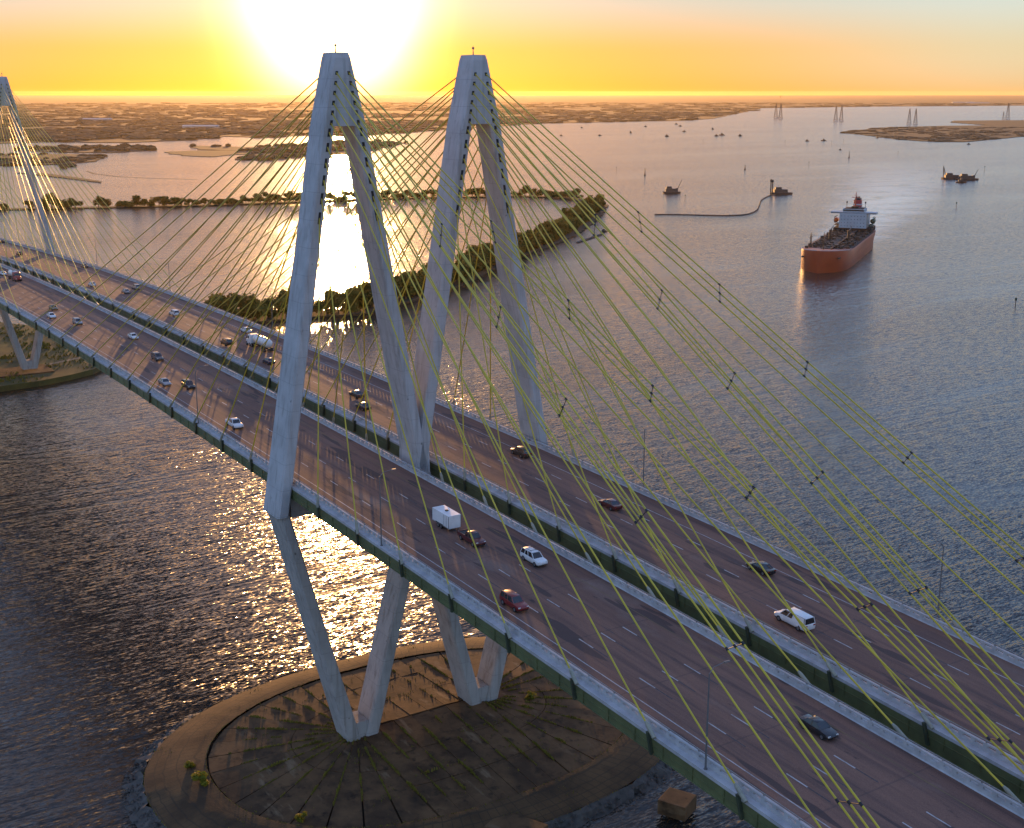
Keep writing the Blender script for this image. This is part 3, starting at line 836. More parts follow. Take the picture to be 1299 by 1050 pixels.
def tree(x, y, label, group, sc=1.0, z=.8, cat='tree', wide=1.0):
    i = trng.randrange(7)
    if i in tree_used:
        o = VAR[i].copy(); COL.objects.link(o)
    else: o = VAR[i]; tree_used.add(i)
    s = sc*trng.uniform(.68, 1.25)
    o.location = (x, y, z); o.rotation_euler.z = trng.uniform(0, 6.28); o.scale = (s*wide*trng.uniform(.9, 1.15), s*wide, s*trng.uniform(.85, 1.15))
    tag(o, label, cat, group)
    return o

# ------------------------------------------------------------------ levee, marshes and shores
def land(name, pts, z, m, skirt=2.0, rag=0, seed=1, kind='structure'):
    """flat ground with a ragged outline and a short bank down into the water"""
    P_ = [Vector((*p, 0)) for p in pts]; out = []
    for i, p in enumerate(P_):
        q = P_[(i+1) % len(P_)]; L = (q-p).length; n = max(1, min(40, int(L/max(rag*2.2, 8)))) if rag else 1
        for j in range(n):
            c = p.lerp(q, j/n); w = 1 if j else 0
            a = mnoise.noise(Vector((c.x*.7/max(rag*3, 1), c.y*.7/max(rag*3, 1), seed)))
            b_ = mnoise.noise(Vector((c.x*.7/max(rag*3, 1), c.y*.7/max(rag*3, 1), seed+40)))
            out.append((c.x+a*rag*1.4*w, c.y+b_*rag*1.4*w))
    bm = bmesh.new()
    top = [bm.verts.new((x, y, z)) for x, y in out]; bot = [bm.verts.new((x, y, -1.0)) for x, y in out]
    es = [bm.edges.new((top[i], top[(i+1) % len(top)])) for i in range(len(top))]
    bmesh.ops.triangle_fill(bm, use_beauty=True, edges=es)
    for i in range(len(top)):
        k = (i+1) % len(top); bm.faces.new((top[i], top[k], bot[k], bot[i]))
    bmesh.ops.recalc_face_normals(bm, faces=bm.faces)
    me = bpy.data.meshes.new(name); bm.to_mesh(me); bm.free(); me.materials.append(m)
    o = bpy.data.objects.new(name, me); COL.objects.link(o); o['kind'] = kind
    return o, out
def inside(x, y, poly):
    c = False; j = len(poly)-1
    for i in range(len(poly)):
        if (poly[i][1] > y) != (poly[j][1] > y) and x < (poly[j][0]-poly[i][0])*(y-poly[i][1])/(poly[j][1]-poly[i][1]+1e-12)+poly[i][0]: c = not c
        j = i
    return c
M['earth'] = mat('levee_earth', (.045, .03, .01), (.025, .02, .007), .95, scale=.05, detail=8)
M['marsh'] = mat('marsh_grass', (.050, .036, .009), (.034, .027, .007), .95, scale=.012, detail=10)
M['farland'] = mat('far_ground', (.105, .052, .009), (.075, .040, .008), .95, scale=.0022, detail=12, lo=.4, hi=.6)  # orange glow of the sunlit haze is put into this base colour
M['bank'] = mat('bank_grass', (.11, .10, .02), (.05, .045, .014), .95, scale=.09, detail=9)
M['canopy'] = mat('far_canopy', (.080, .044, .0085), (.062, .036, .008), .95, scale=.01, detail=6)  # matched to the far ground, so it carries the painted haze glow too

# centre line of the levee: from the far pylon's bank out to the tip, then back along the lagoon
ARM = [(403.2, -59.0), (464.5, -130.6), (461.2, -168.3), (456.4, -209.8), (481.0, -250.8), (514.6, -300.3), (561.1, -352.3), (628.4, -428.6), (681.1, -493.9), (757.7, -572.3), (859.8, -669.1), (960.5, -755.8)]
BACK = [(968.9, -762.0), (1032.7, -784.1), (1079.2, -776.8), (1120.1, -735.6), (1140.8, -681.5), (1161.1, -606.9), (1170.5, -529.8), (1184.4, -448.4), (1192.9, -377.8), (1220.3, -298.5), (1242.3, -228.5), (1259.9, -183.6), (1294.6, -95.6)]
def ribbon(name, line, w):
    L = [Vector((*p, 0)) for p in line]; left, right = [], []
    for i, p in enumerate(L):
        d = (L[min(i+1, len(L)-1)]-L[max(i-1, 0)]).normalized(); n = Vector((-d.y, d.x, 0)); k = w[i] if isinstance(w, list) else w
        left.append((p+n*k)[:2]); right.append((p-n*k)[:2])
    return land(name, left+right[::-1], 1.0, M['earth'], rag=3, seed=5)
ribbon('levee', ARM, [10, 10, 10, 11, 11, 11, 10, 9, 13, 16, 15, 12])
ribbon('levee_back', BACK, 9)
def along(line, step):
    L = [Vector((*p, 0)) for p in line]; acc = 0
    for a, b in zip(L[:-1], L[1:]):
        d = (b-a).length; t = acc
        while t < d:
            yield a.lerp(b, t/d), (b-a).normalized(), (a-L[0]).length
            t += step
        acc = t-d
GA = 'trees on the curved levee'
nt_ = 0
for p, d, s in along(ARM[1:], 7.6):
    n = Vector((-d.y, d.x, 0))
    wide = 9.0 if p.x < 700 else 12
    for k in (-1, 1):
        off = k*wide*.45+trng.uniform(-2.5, 2.5)
        q = p+n*off
        big = 1.55 if p.x < 640 else 1.35
        if p.x < 470: lab = 'bushy olive-green tree on the levee just behind the near pylon leg'
        elif p.x < 640: lab = 'bushy olive-green tree on the levee between the pylon legs'
        elif p.x < 900: lab = 'dense dark tree on the broad right-hand arm of the levee'
        else: lab = 'dark tree at the pointed tip of the levee'
        tree(q.x, q.y, lab, GA, big); nt_ += 1
for p, d, s in along(BACK[1:], 8.0):
    n = Vector((-d.y, d.x, 0)); q = p+n*trng.uniform(-3, 3)
    r = -q.y
    if trng.random() < (.0 if r > 300 else .3): continue
    lab = 'small dark tree in the thin row across the lagoon, right of the glare' if r > 620 else ('small dark tree in the thin row across the lagoon, under the glare' if r > 420 else 'round dark tree in the thin row across the lagoon, left of the glare')
    tree(q.x, q.y, lab, 'trees along the back of the levee', 1.05 if r > 300 else 1.4, wide=1.7 if r > 300 else 1.4); nt_ += 1
for i in range(7):
    if i not in tree_used: bpy.data.objects.remove(VAR[i])

# yellow-green shrubs on the island
sh = tree_mesh(77, 2.6, 1.7, 420, .26, None).build('shrub', [M['shrubleaf'], M['bark']])
for i, (p, s, lab) in enumerate((((0.1, 44.1), 1.05, 'largest yellow-green shrub near the left end of the island'), ((6.7, 43.9), .7, 'smaller yellow-green shrub just behind the largest one on the island rim'),
        ((-20.5, 34.3), .75, 'yellow-green shrub at the bottom edge of the picture on the island'), ((-5.7, -22.2), .75, 'low yellow-green shrub beside the right-hand footing on the island'))):
    o = sh if i == 0 else sh.copy()
    if i: COL.objects.link(o)
    o.location = (*p, 2.35 if i < 3 else 3.1); o.scale = (s*1.1, s*1.1, s); o.rotation_euler.z = i*1.3; tag(o, lab, 'shrub')

# bank under the far pylon
bank, bp_ = land('river_bank', [(351.8, 80.8), (354.0, 23.4), (355.4, 4.6), (357.2, -11.8), (362.5, -26.4), (368.7, -37.7), (384.9, -53.7), (411.0, -68.2), (458.5, -63.1), (543.3, -18.0), (571.4, 78.3)], 2.4, M['bank'], rag=4, seed=9)
pth = MB()
ln = [(385.2, 17.7), (379.9, -2.4), (387.1, -15.7), (392.0, -27.2), (397.5, -38.5), (400.4, -51.0)]
for a, b in zip(ln[:-1], ln[1:]):
    a, b = Vector((*a, 2.42)), Vector((*b, 2.42)); n = (b-a).normalized().cross(Vector((0, 0, 1)))*1.3
    pth.face([a-n, b-n, b+n, a+n])
pth.build('path', mat('path_gravel', (.22, .17, .11), None, .9, scale=.6))['kind'] = 'structure'
pad = MB(); pad.box(SPAN-9, SPAN+9, -22, 22, 2.0, 2.9); o = pad.build('footing_pad', M['slab'], bevel=.2); o['kind'] = 'structure'
bg = MB(); rs = random.Random(5)
for i in range(5200):
    x, y = rs.uniform(335, 560), rs.uniform(-75, 60)
    if not inside(x, y, bp_): continue
    k = mnoise.noise(Vector((x*.05, y*.05, 3)))
    if k < -.05: continue
    h = rs.uniform(.3, .9)*(1+k*2.2)
    for _ in range(3):
        a = rs.uniform(0, 6.28); w = h*.6
        bg.face([(x+math.cos(a)*w, y+math.sin(a)*w, 2.3), (x-math.cos(a)*w, y-math.sin(a)*w, 2.3), (x+rs.uniform(-.3, .3), y+rs.uniform(-.3, .3), 2.4+h)])
tag(bg.build('bank_scrub', M['grass']), 'rough grass and low scrub on the bank under the far pylon', 'scrub', kind='stuff')

# marsh islands and far shores
polys = {}
def shore(name, pts, z=1.2, m='marsh', rag=12, seed=1):
    o, out = land(name, pts, z, M[m], rag=rag, seed=seed); polys[name+str(seed)] = out; return out
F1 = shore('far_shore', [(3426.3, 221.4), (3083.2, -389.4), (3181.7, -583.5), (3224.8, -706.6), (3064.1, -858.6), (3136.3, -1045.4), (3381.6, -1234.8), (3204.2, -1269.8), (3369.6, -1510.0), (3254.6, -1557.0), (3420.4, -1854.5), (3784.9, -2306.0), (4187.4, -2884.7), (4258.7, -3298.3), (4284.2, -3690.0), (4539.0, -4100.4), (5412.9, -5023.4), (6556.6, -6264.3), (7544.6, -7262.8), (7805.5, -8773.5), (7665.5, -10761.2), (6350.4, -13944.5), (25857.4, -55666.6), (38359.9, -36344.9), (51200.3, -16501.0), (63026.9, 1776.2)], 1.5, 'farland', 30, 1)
mA = shore('marsh_island', [(2268.7, -22.9), (2148.6, -292.9), (2142.8, -367.3), (2126.2, -415.4), (2149.4, -471.4), (1999.5, -438.8), (2162.8, -498.0), (2197.7, -542.2), (2377.7, -616.2), (2486.9, -598.2), (2525.9, -538.1), (2666.3, -384.1), (2761.6, -52.3)], 1.3, 'marsh', 9, 2)
mB = shore('marsh_island', [(1920.1, -346.7), (1815.0, -366.7), (1623.7, -392.7), (1666.6, -401.4), (1874.2, -380.9)], 1.0, 'earth', 3, 3)
mC = shore('marsh_island', [(2592.6, -595.6), (2526.4, -665.0), (2606.3, -781.7), (2747.0, -828.5), (2880.6, -785.2), (2971.1, -645.4), (2918.8, -563.0), (2748.8, -525.8)], 1.2, 'marsh', 10, 4)
mD = shore('marsh_island', [(2501.4, -769.9), (2330.3, -748.7), (2251.8, -781.7), (2318.3, -858.9), (2275.0, -925.7), (2363.0, -983.9), (2490.2, -925.4), (2527.0, -833.3)], .9, 'marsh', 9, 6)
mE = shore('marsh_island', [(2126.4, -781.6), (2073.9, -810.2), (2146.0, -945.2), (2228.2, -1061.0), (2394.8, -1218.6), (2685.1, -1444.3), (2861.7, -1367.2), (2736.7, -1180.7), (2616.2, -1030.7), (2790.2, -924.9), (2572.4, -870.3), (2391.7, -939.4)], 1.2, 'marsh', 10, 7)
mF = shore('marsh_island', [(2660.7, -2954.6), (2554.6, -2905.3), (2375.1, -2790.2), (2167.5, -2648.7), (2011.8, -2600.7), (1961.3, -2659.1), (2033.2, -2856.4), (2144.5, -3146.5), (1938.0, -3591.8), (2224.2, -5119.1), (2784.0, -6316.4), (3502.4, -5019.3), (3608.5, -4674.7), (3386.7, -4377.3), (3159.5, -4230.7), (3006.1, -4125.6), (3034.2, -3867.2), (2995.6, -3525.7), (2812.5, -3186.3)], 1.3, 'marsh', 8, 8)
sp_ = MB()
for a, b in zip(*(lambda l: (l[:-1], l[1:]))([(1913.6, -451.5), (1834.6, -442.2), (1748.0, -453.2), (1686.7, -481.3), (1623.6, -530.4)])):
    a, b = Vector((*a, .15)), Vector((*b, .15)); n = (b-a).normalized().cross(Vector((0, 0, 1)))*2.0
    sp_.face([a-n, b-n, b+n, a+n])
sp_.build('mud_bar', M['earth'])['kind'] = 'structure'

wood = MB(); rs = random.Random(21)
def clump(x, y, z, r, h, n=7):
    o = len(wood.v)
    ph = rs.uniform(0, 6.28); r1 = [r*rs.uniform(.7, 1.2) for _ in range(n)]
    for k in range(n):
        a = ph+6.283*k/n; wood.v.append((x+math.cos(a)*r1[k], y+math.sin(a)*r1[k], z-.5))
    for k in range(n):
        a = ph+6.283*k/n; q = r1[k]*rs.uniform(.75, 1.05); wood.v.append((x+math.cos(a)*q, y+math.sin(a)*q, z+h*rs.uniform(.45, .75)))
    wood.v.append((x+rs.uniform(-.2, .2)*r, y+rs.uniform(-.2, .2)*r, z+h))
    for k in range(n):
        j = (k+1) % n
        wood.f.append([o+k, o+j, o+n+j, o+n+k]); wood.m.append(0)
        wood.f.append([o+n+k, o+n+j, o+2*n]); wood.m.append(0)
CX, CY = -202.5, 109.4
def scatter(poly, n, rr, hh, dmax, thr=-.1, sc=.004):
    xs = [p[0] for p in poly]; ys = [p[1] for p in poly]; c = 0; tries = 0
    while c < n and tries < n*60:
        tries += 1
        # sample evenly in view depth so that far ground gets big clumps and near ground small ones
        az = rs.uniform(-.574-.42, -.574+.48); d = 1/rs.uniform(1/dmax, 1/900.0)
        x, y = CX+math.cos(az)*d, CY+math.sin(az)*d
        if not inside(x, y, poly): continue
        if mnoise.noise(Vector((x*sc, y*sc, 7)))+.5*mnoise.noise(Vector((x*sc*4, y*sc*4, 2))) < thr: continue
        k = max(1, d/3200)
        clump(x, y, 1.2, rr*rs.uniform(.6, 1.5)*k, hh*rs.uniform(.6, 1.2)); c += 1
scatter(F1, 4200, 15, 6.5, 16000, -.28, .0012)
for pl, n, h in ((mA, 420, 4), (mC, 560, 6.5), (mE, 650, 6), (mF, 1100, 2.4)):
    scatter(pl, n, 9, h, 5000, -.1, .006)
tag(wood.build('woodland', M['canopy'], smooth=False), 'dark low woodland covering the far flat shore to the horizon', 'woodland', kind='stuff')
# pale roofs scattered over the far plain
rf = random.Random(4)
M['paleroof'] = mat('pale_roof', (.5, .46, .4), None, .6)
for i, (px, lab) in enumerate((((5628.5, -1501.5), 'long pale shed on the far plain left of the glare'), ((4209.9, -1461.9), 'pale shed on the far plain below the glare, left'), ((9980.0, -12815.3), 'white industrial shed on the far right shore'), ((9501.5, -12454.4), 'second white shed on the far right shore'))):
    root = empty('shed', (*px, 1.4), (0, 0, -.57)); tag(root, lab, 'building')
    L = 60 if i < 2 else 130
    w = MB(); w.box(-20, 20, -L, L, 0, 7.5); w.build('wall', M['paleroof'], root)
    r_ = MB(); r_.hull8([(-22, -L-2, 7.5), (22, -L-2, 7.5), (22, L+2, 7.5), (-22, L+2, 7.5)], [(-.5, -L-2, 11), (.5, -L-2, 11), (.5, L+2, 11), (-.5, L+2, 11)]); r_.build('roof', M['paleroof'], root)
wt = empty('water_tower', (*(20192.3, -19851.0), 1.5)); tag(wt, 'tiny water tower on the horizon above the far shore', 'water tower')
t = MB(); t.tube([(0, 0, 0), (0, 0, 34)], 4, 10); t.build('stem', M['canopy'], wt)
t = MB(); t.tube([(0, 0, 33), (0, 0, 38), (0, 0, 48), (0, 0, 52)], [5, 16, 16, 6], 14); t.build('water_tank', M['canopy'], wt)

# ------------------------------------------------------------------ water
def water_mat():
    m, nt, b = _nodes('water')
    tc = N(nt, 'ShaderNodeTexCoord')
    def math_(op, a, bv=0.0, cl=False):
        n = N(nt, 'ShaderNodeMath', operation=op); n.use_clamp = cl
        for i, s in enumerate((a, bv)):
            if isinstance(s, (int, float)): n.inputs[i].default_value = s
            else: nt.links.new(s, n.inputs[i])
        return n.outputs[0]
    def wave(rot, sx, sy, scale, detail, rough=.5, dist=0.0):
        mp = N(nt, 'ShaderNodeMapping'); mp.inputs['Rotation'].default_value = (0, 0, rot); mp.inputs['Scale'].default_value = (sx, sy, 1)
        nt.links.new(tc.outputs['Object'], mp.inputs['Vector'])
        nz = N(nt, 'ShaderNodeTexNoise'); nz.inputs['Scale'].default_value = scale; nz.inputs['Detail'].default_value = detail
        nz.inputs['Roughness'].default_value = rough; nz.inputs['Distortion'].default_value = dist
        nt.links.new(mp.outputs['Vector'], nz.inputs['Vector']); return nz.outputs['Fac']
    def slope(rot, sx, sy, scale, detail, ax, ay, rough=.55, dist=0.0):
        """wave facets as a slope field: holds its spread at any distance"""
        mp = N(nt, 'ShaderNodeMapping'); mp.inputs['Rotation'].default_value = (0, 0, rot); mp.inputs['Scale'].default_value = (sx, sy, 1)
        nt.links.new(tc.outputs['Object'], mp.inputs['Vector'])
        nz = N(nt, 'ShaderNodeTexNoise'); nz.inputs['Scale'].default_value = scale; nz.inputs['Detail'].default_value = detail
        nz.inputs['Roughness'].default_value = rough; nz.inputs['Distortion'].default_value = dist
        nt.links.new(mp.outputs['Vector'], nz.inputs['Vector'])
        s1 = N(nt, 'ShaderNodeVectorMath', operation='SUBTRACT'); s1.inputs[1].default_value = (.5, .5, .5); nt.links.new(nz.outputs['Color'], s1.inputs[0])
        m1 = N(nt, 'ShaderNodeVectorMath', operation='MULTIPLY'); m1.inputs[1].default_value = (ax, ay, 0); nt.links.new(s1.outputs[0], m1.inputs[0])
        v = N(nt, 'ShaderNodeVectorRotate', rotation_type='Z_AXIS'); v.inputs['Angle'].default_value = -rot; nt.links.new(m1.outputs[0], v.inputs['Vector'])
        return v.outputs[0]
    def vadd(a, b_):
        n = N(nt, 'ShaderNodeVectorMath', operation='ADD')
        for i, s in enumerate((a, b_)):
            if isinstance(s, tuple): n.inputs[i].default_value = s
            else: nt.links.new(s, n.inputs[i])
        return n.outputs[0]
    w1 = wave(.574+.15, 1.0, .30, .16, 3, .55, .4)       # swell crests lying across the view
    w2 = wave(.574-.35, 1.0, .40, .45, 3, .6, .3)
    h = math_('ADD', math_('MULTIPLY', w1, WAVE1), math_('MULTIPLY', w2, WAVE2))
    fine = vadd(slope(.574-.1, 1.0, .16, 1.15, 3, SL1, SL1*.7, .6, .6), slope(.574+.4, 1.0, .35, 2.4, 2, SL2, SL2*.85))
    # gusts and slicks: broad patches where the ripples die down
    g = wave(.574, 1.0, .22, .006, 4, .55, .6)
    gr = N(nt, 'ShaderNodeMapRange'); gr.inputs['From Min'].default_value = .36; gr.inputs['From Max'].default_value = .62
    gr.inputs["To Min"].default_value = .58; gr.inputs['To Max'].default_value = 1.0; nt.links.new(g, gr.inputs['Value'])
    # smooth wake stretching astern of the tanker
    mp = N(nt, 'ShaderNodeMapping', vector_type='TEXTURE'); mp.inputs['Location'].default_value = (538, -709, 0); mp.inputs['Rotation'].default_value = (0, 0, math.atan2(-.82, .57))
    nt.links.new(tc.outputs['Object'], mp.inputs['Vector'])
    sp = N(nt, 'ShaderNodeSeparateXYZ'); nt.links.new(mp.outputs['Vector'], sp.inputs[0])
    wob = math_('MULTIPLY', math_('SUBTRACT', wave(.3, 1, 1, .02, 4, .6), .5), 60.0)
    half = math_('ADD', 22.0, math_('MULTIPLY', math_('MAXIMUM', sp.outputs['X'], 0), .055))
    off = math_('DIVIDE', math_('ABSOLUTE', math_('ADD', math_('SUBTRACT', sp.outputs['Y'], math_('ADD', 12.0, math_('MULTIPLY', math_('POWER', math_('MAXIMUM', sp.outputs['X'], 0), 1.5), .0020))), wob)), half)
    wk = math_('SUBTRACT', 1.35, off, True)
    ax = N(nt, 'ShaderNodeMapRange'); ax.inputs['From Min'].default_value = -8; ax.inputs['From Max'].default_value = 15; nt.links.new(sp.outputs['X'], ax.inputs['Value'])
    ae = N(nt, 'ShaderNodeMapRange'); ae.inputs['From Min'].default_value = 1500; ae.inputs['From Max'].default_value = 500; nt.links.new(sp.outputs['X'], ae.inputs['Value'])
    wk = math_('MULTIPLY', math_('MULTIPLY', wk, ax.outputs['Result']), ae.outputs['Result'])
    # thin slick lines where the surface film is calm
    sl_ = wave(.574+.25, 1.0, .16, .011, 4, .55, 1.2)
    ln_ = math_('SUBTRACT', 1.0, math_('MULTIPLY', math_('ABSOLUTE', math_('SUBTRACT', sl_, .5)), 38.0), True)
    amp = math_('MULTIPLY', math_('MULTIPLY', gr.outputs['Result'], math_('SUBTRACT', 1.0, math_('MULTIPLY', ln_, .45))), math_('SUBTRACT', 1.0, math_('MULTIPLY', wk, .75)))
    fo = N(nt, 'ShaderNodeMapRange'); fo.inputs['From Min'].default_value = .33; fo.inputs['From Max'].default_value = .52
    nt.links.new(wave(.574+.3, 1.0, .35, .05, 6, .65, .8), fo.inputs['Value'])
    sc_ = N(nt, 'ShaderNodeVectorMath', operation='SCALE'); nt.links.new(fine, sc_.inputs[0]); nt.links.new(amp, sc_.inputs['Scale'])
    nrm = N(nt, 'ShaderNodeVectorMath', operation='NORMALIZE'); nt.links.new(vadd(sc_.outputs[0], (0.0, 0.0, 1.0)), nrm.inputs[0])
    bp = N(nt, 'ShaderNodeBump'); bp.inputs['Distance'].default_value = 1.0; bp.inputs['Strength'].default_value = 1.0
    nt.links.new(math_('MULTIPLY', h, amp), bp.inputs['Height']); nt.links.new(nrm.outputs[0], bp.inputs['Normal']); nt.links.new(bp.outputs['Normal'], b.inputs['Normal'])
    c = mixc(nt, (.026, .021, .017), (.56, .53, .48), math_('MULTIPLY', math_('MULTIPLY', wk, fo.outputs['Result']), .85))
    nt.links.new(c, b.inputs['Base Color'])
    b.inputs['Roughness'].default_value = WROUGH; b.inputs['IOR'].default_value = 1.33
    return m
WAVE1, WAVE2, SL1, SL2, WROUGH = .42, .2, 1.1, 1.25, .17
M['water'] = water_mat()
wm = MB(); wm.face([(-2400, -33000, 0), (37000, -33000, 0), (37000, 11000, 0), (-2400, 11000, 0)])
wm.build('water', M['water'])['kind'] = 'structure'

# ------------------------------------------------------------------ tanker
M['hullred'] = mat('hull_red', (.42, .058, .012), (.31, .042, .010), .45, scale=.08, detail=8, bump=.05)
M['shipdeck'] = mat('ship_deck', (.038, .021, .012), (.02, .012, .008), .85, scale=.2)
M['shipwhite'] = mat('ship_white', (.46, .46, .47), (.38, .38, .39), .5, scale=.2)
M['pipe'] = mat('deck_pipe', (.075, .045, .025), (.035, .022, .014), .6, scale=1)
M['orange'] = mat('lifeboat_orange', (.65, .13, .02), None, .4)
M['funnelred'] = mat('funnel_red', (.40, .03, .03), None, .5)
M['shipgreen'] = mat('green_gear', (.02, .09, .06), None, .6)
def make_tanker_ship():
    u = Vector((-.57, .82, 0)).normalized(); st = Vector((538, -709, 0))
    root = empty('tanker_ship', st-u*6, (0, 0, math.atan2(u.y, u.x))); root.scale = (1.12, 1.15, 1.08)
    tag(root, 'red-hulled tanker with white bridge house sailing towards the viewer', 'ship', 'ships and work barges')
    L, B, F = 176, 15.0, 11.5
    hl = MB(); rings = []
    for x, k, zt in ((0, .72, F), (4, .86, F), (15, .97, F), (30, 1, F), (130, 1, F), (150, .97, F+.2), (160, .86, F+.9), (167, .68, F+1.3), (172, .45, F+1.6), (175, .22, F+1.8), (176.3, .04, F+1.9)):
        kw = k if 20 < x < 140 else (k*.82 if x < 20 else k**1.35)
        b, w = B*k, B*kw
        rings.append([(x, -w*.9, -3), (x, -w, 0), (x, -w-(b-w)*.5, zt*.5), (x, -b, zt), (x, -b+.25, zt+1.1 if x > 148 else zt+.15), (x, b-.25, zt+1.1 if x > 148 else zt+.15), (x, b, zt), (x, w+(b-w)*.5, zt*.5), (x, w, 0), (x, w*.9, -3)])
    hl.ring(rings)
    hull = hl.build('hull', M['hullred'], root, smooth=True)
    dk = MB()
    dk.box(3, 172, -6.2, 6.2, F+.2, F+.32); dk.box(8, 160, -12.6, 12.6, F+.17, F+.30); dk.box(18, 152, -14.4, 14.4, F+.155, F+.27)
    dk.build('main_deck', M['shipdeck'], root)
    bw = MB()
    for s in (1, -1): bw.ring([[(x, s*(B*k-.02), zt+1.05), (x, s*(B*k+.12), zt+1.05), (x, s*(B*k+.12), zt+1.4), (x, s*(B*k-.02), zt+1.4)] for x, k, zt in ((150, .97, F+.2), (160, .86, F+.9), (167, .68, F+1.3), (172, .45, F+1.6), (175, .22, F+1.8), (176.3, .06, F+1.9))])
    bw.build('bulwark', M['shipwhite'], hull)
    for s in (1, -1):
        n = MB(); n.box(163, 168, s*10.9-.6, s*10.9+.6, 8.7, 9.5); n.build('anchor', M['chassis'], hull)
    pp = MB()
    for y in (-2.4, -1.6, -.8, 0, .8, 1.6, 2.4): pp.tube([(36, y, F+1.6), (150, y, F+1.6)], .28, 6)
    for x in range(40, 150, 9): pp.box(x-.15, x+.15, -3.2, 3.2, F+.3, F+1.7); pp.tube([(x+4, -12, F+1.0), (x+4, 12, F+1.0)], .18, 6)
    for y in (-9, -6, 6, 9): pp.tube([(34, y, F+.8), (146, y, F+.8)], .15, 5)
    for x in range(46, 148, 13):
        for y in (-8, 8): pp.tube([(x, y, F+.3), (x, y, F+1.6)], .9, 8)
    rq = random.Random(8)
    for _ in range(170):
        x, y = rq.uniform(34, 150), rq.uniform(-12.5, 12.5); a, c_, z = rq.uniform(.3, 1.6), rq.uniform(.3, 1.2), rq.uniform(.5, 2.6)
        pp.box(x-a, x+a, y-c_, y+c_, F+.25, F+.3+z)
    for _ in range(26):
        x, y = rq.uniform(34, 150), rq.uniform(-13, 13); pp.tube([(x, y, F+.3), (x, y, F+rq.uniform(2.5, 5))], .14, 5)
    pp.build('deck_pipework', M['pipe'], root)
    cat = MB(); cat.box(36, 156, 3.4, 4.6, F+2.2, F+2.35)
    for x in range(38, 156, 6): cat.box(x-.1, x+.1, 3.5, 4.5, F+.3, F+2.2)
    cat.build('catwalk', M['shipdeck'], root)
    for s in (1, -1):
        c = MB(); c.tube([(92, s*6, F+.3), (92, s*6, F+8)], .8, 10); c.tube([(92, s*6, F+7.4), (78, s*6, F+9.4)], [.5, .25], 6); c.build('hose_crane', M['pipe'], root)
    for x, y in ((140, -11), (133, -11.5), (158, 0)):
        c = MB(); c.tube([(x, y, F+.3), (x, y, F+(10 if x < 150 else 13))], [.35, .15], 8); c.tube([(x, y-.9, F+7), (x, y+.9, F+7)], .2, 6); c.build('vent_post', M['pipe'], root)
    rl = MB()
    for s in (1, -1):
        for z in (.6, 1.2): rl.tube([(18, s*14.7, F+z), (148, s*14.5, F+z)], .05, 4)
        for x in range(18, 150, 4): rl.tube([(x, s*14.6, F), (x, s*14.6, F+1.2)], .05, 4)
    rl.build('deck_rail', M['pipe'], root)
    h = MB()
    h.box(9, 30, -9.3, 9.3, F+.3, F+13.6)
    hs = h.build('bridge_house', M['shipwhite'], root, bevel=.15)
    lo = MB(); lo.box(5, 30.2, -13.0, 13.0, F+.31, F+3.2); lo.build('poop_house', M['shipdeck'], root, bevel=.1)
    for f in range(4):
        for y in np.arange(-7.7, 8, 2.2):
            wn = MB(); wn.box(30.0, 30.05, y-.22, y+.22, F+4.4+f*2.45, F+4.85+f*2.45); wn.build('cabin_window', M['glass'], hs)
    br = MB(); br.hull8([(20, -15.6, F+13.62), (28.6, -15.6, F+13.62), (28.6, 15.6, F+13.62), (20, 15.6, F+13.62)], [(20, -15.6, F+14.9), (29.2, -15.6, F+14.9), (29.2, 15.6, F+14.9), (20, 15.6, F+14.9)])
    br.box(14, 28.4, -7.4, 7.4, F+14.9, F+17.2); br.build('bridge_wing', M['shipwhite'], root)
    bwn = MB(); bwn.box(28.4, 28.46, -7.0, 7.0, F+15.6, F+16.6); bwn.build('bridge_window', M['glass'], root)
    tp = MB(); tp.box(15, 28.2, -6.5, 6.5, F+17.2, F+17.45); tp.box(18, 24, -2.2, 2.2, F+17.45, F+18.6); tp.build('compass_deck', M['shipdeck'], root)
    fn = MB(); fn.hull8([(4, -3, F+13.6), (12, -3, F+13.6), (12, 3, F+13.6), (4, 3, F+13.6)], [(4.6, -2.4, F+22.5), (11, -2.4, F+22.5), (11, 2.4, F+22.5), (4.6, 2.4, F+22.5)]); f_ = fn.build('funnel', M['funnelred'], root, bevel=.3)
    fb = MB(); fb.box(3.9, 11.85, -2.92, 2.92, F+16.2, F+17.2); fb.box(4.2, 11.65, -2.72, 2.72, F+18.6, F+19.6); fb.build('funnel_band', M['shipwhite'], f_)
    ft = MB(); ft.box(5, 10.6, -2.0, 2.0, F+22.5, F+23.6)
    for y in (-1, 0, 1): ft.tube([(8, y, F+23.5), (8, y, F+25)], .35, 8)
    ft.build('exhaust', M['chassis'], f_)
    ms = MB(); ms.tube([(20, 0, F+18.5), (20, 0, F+29)], [.5, .2], 8); ms.box(19.7, 20.3, -3, 3, F+25, F+25.4); ms.box(19.8, 20.8, -1.6, 1.6, F+22.6, F+23.0); ms.box(19.8, 20.2, -1.5, 1.5, F+26.8, F+27.0)
    ms.build('radar_mast', M['funnelred'], root)
    for y in (-6.2, 6.6):
        a = MB(); a.tube([(18, y, F+17.3), (18, y, F+22)], .15, 6); a.tube([(18, y, F+20.6), (18, y, F+22)], .5, 8); a.build('antenna', M['chassis'], root)
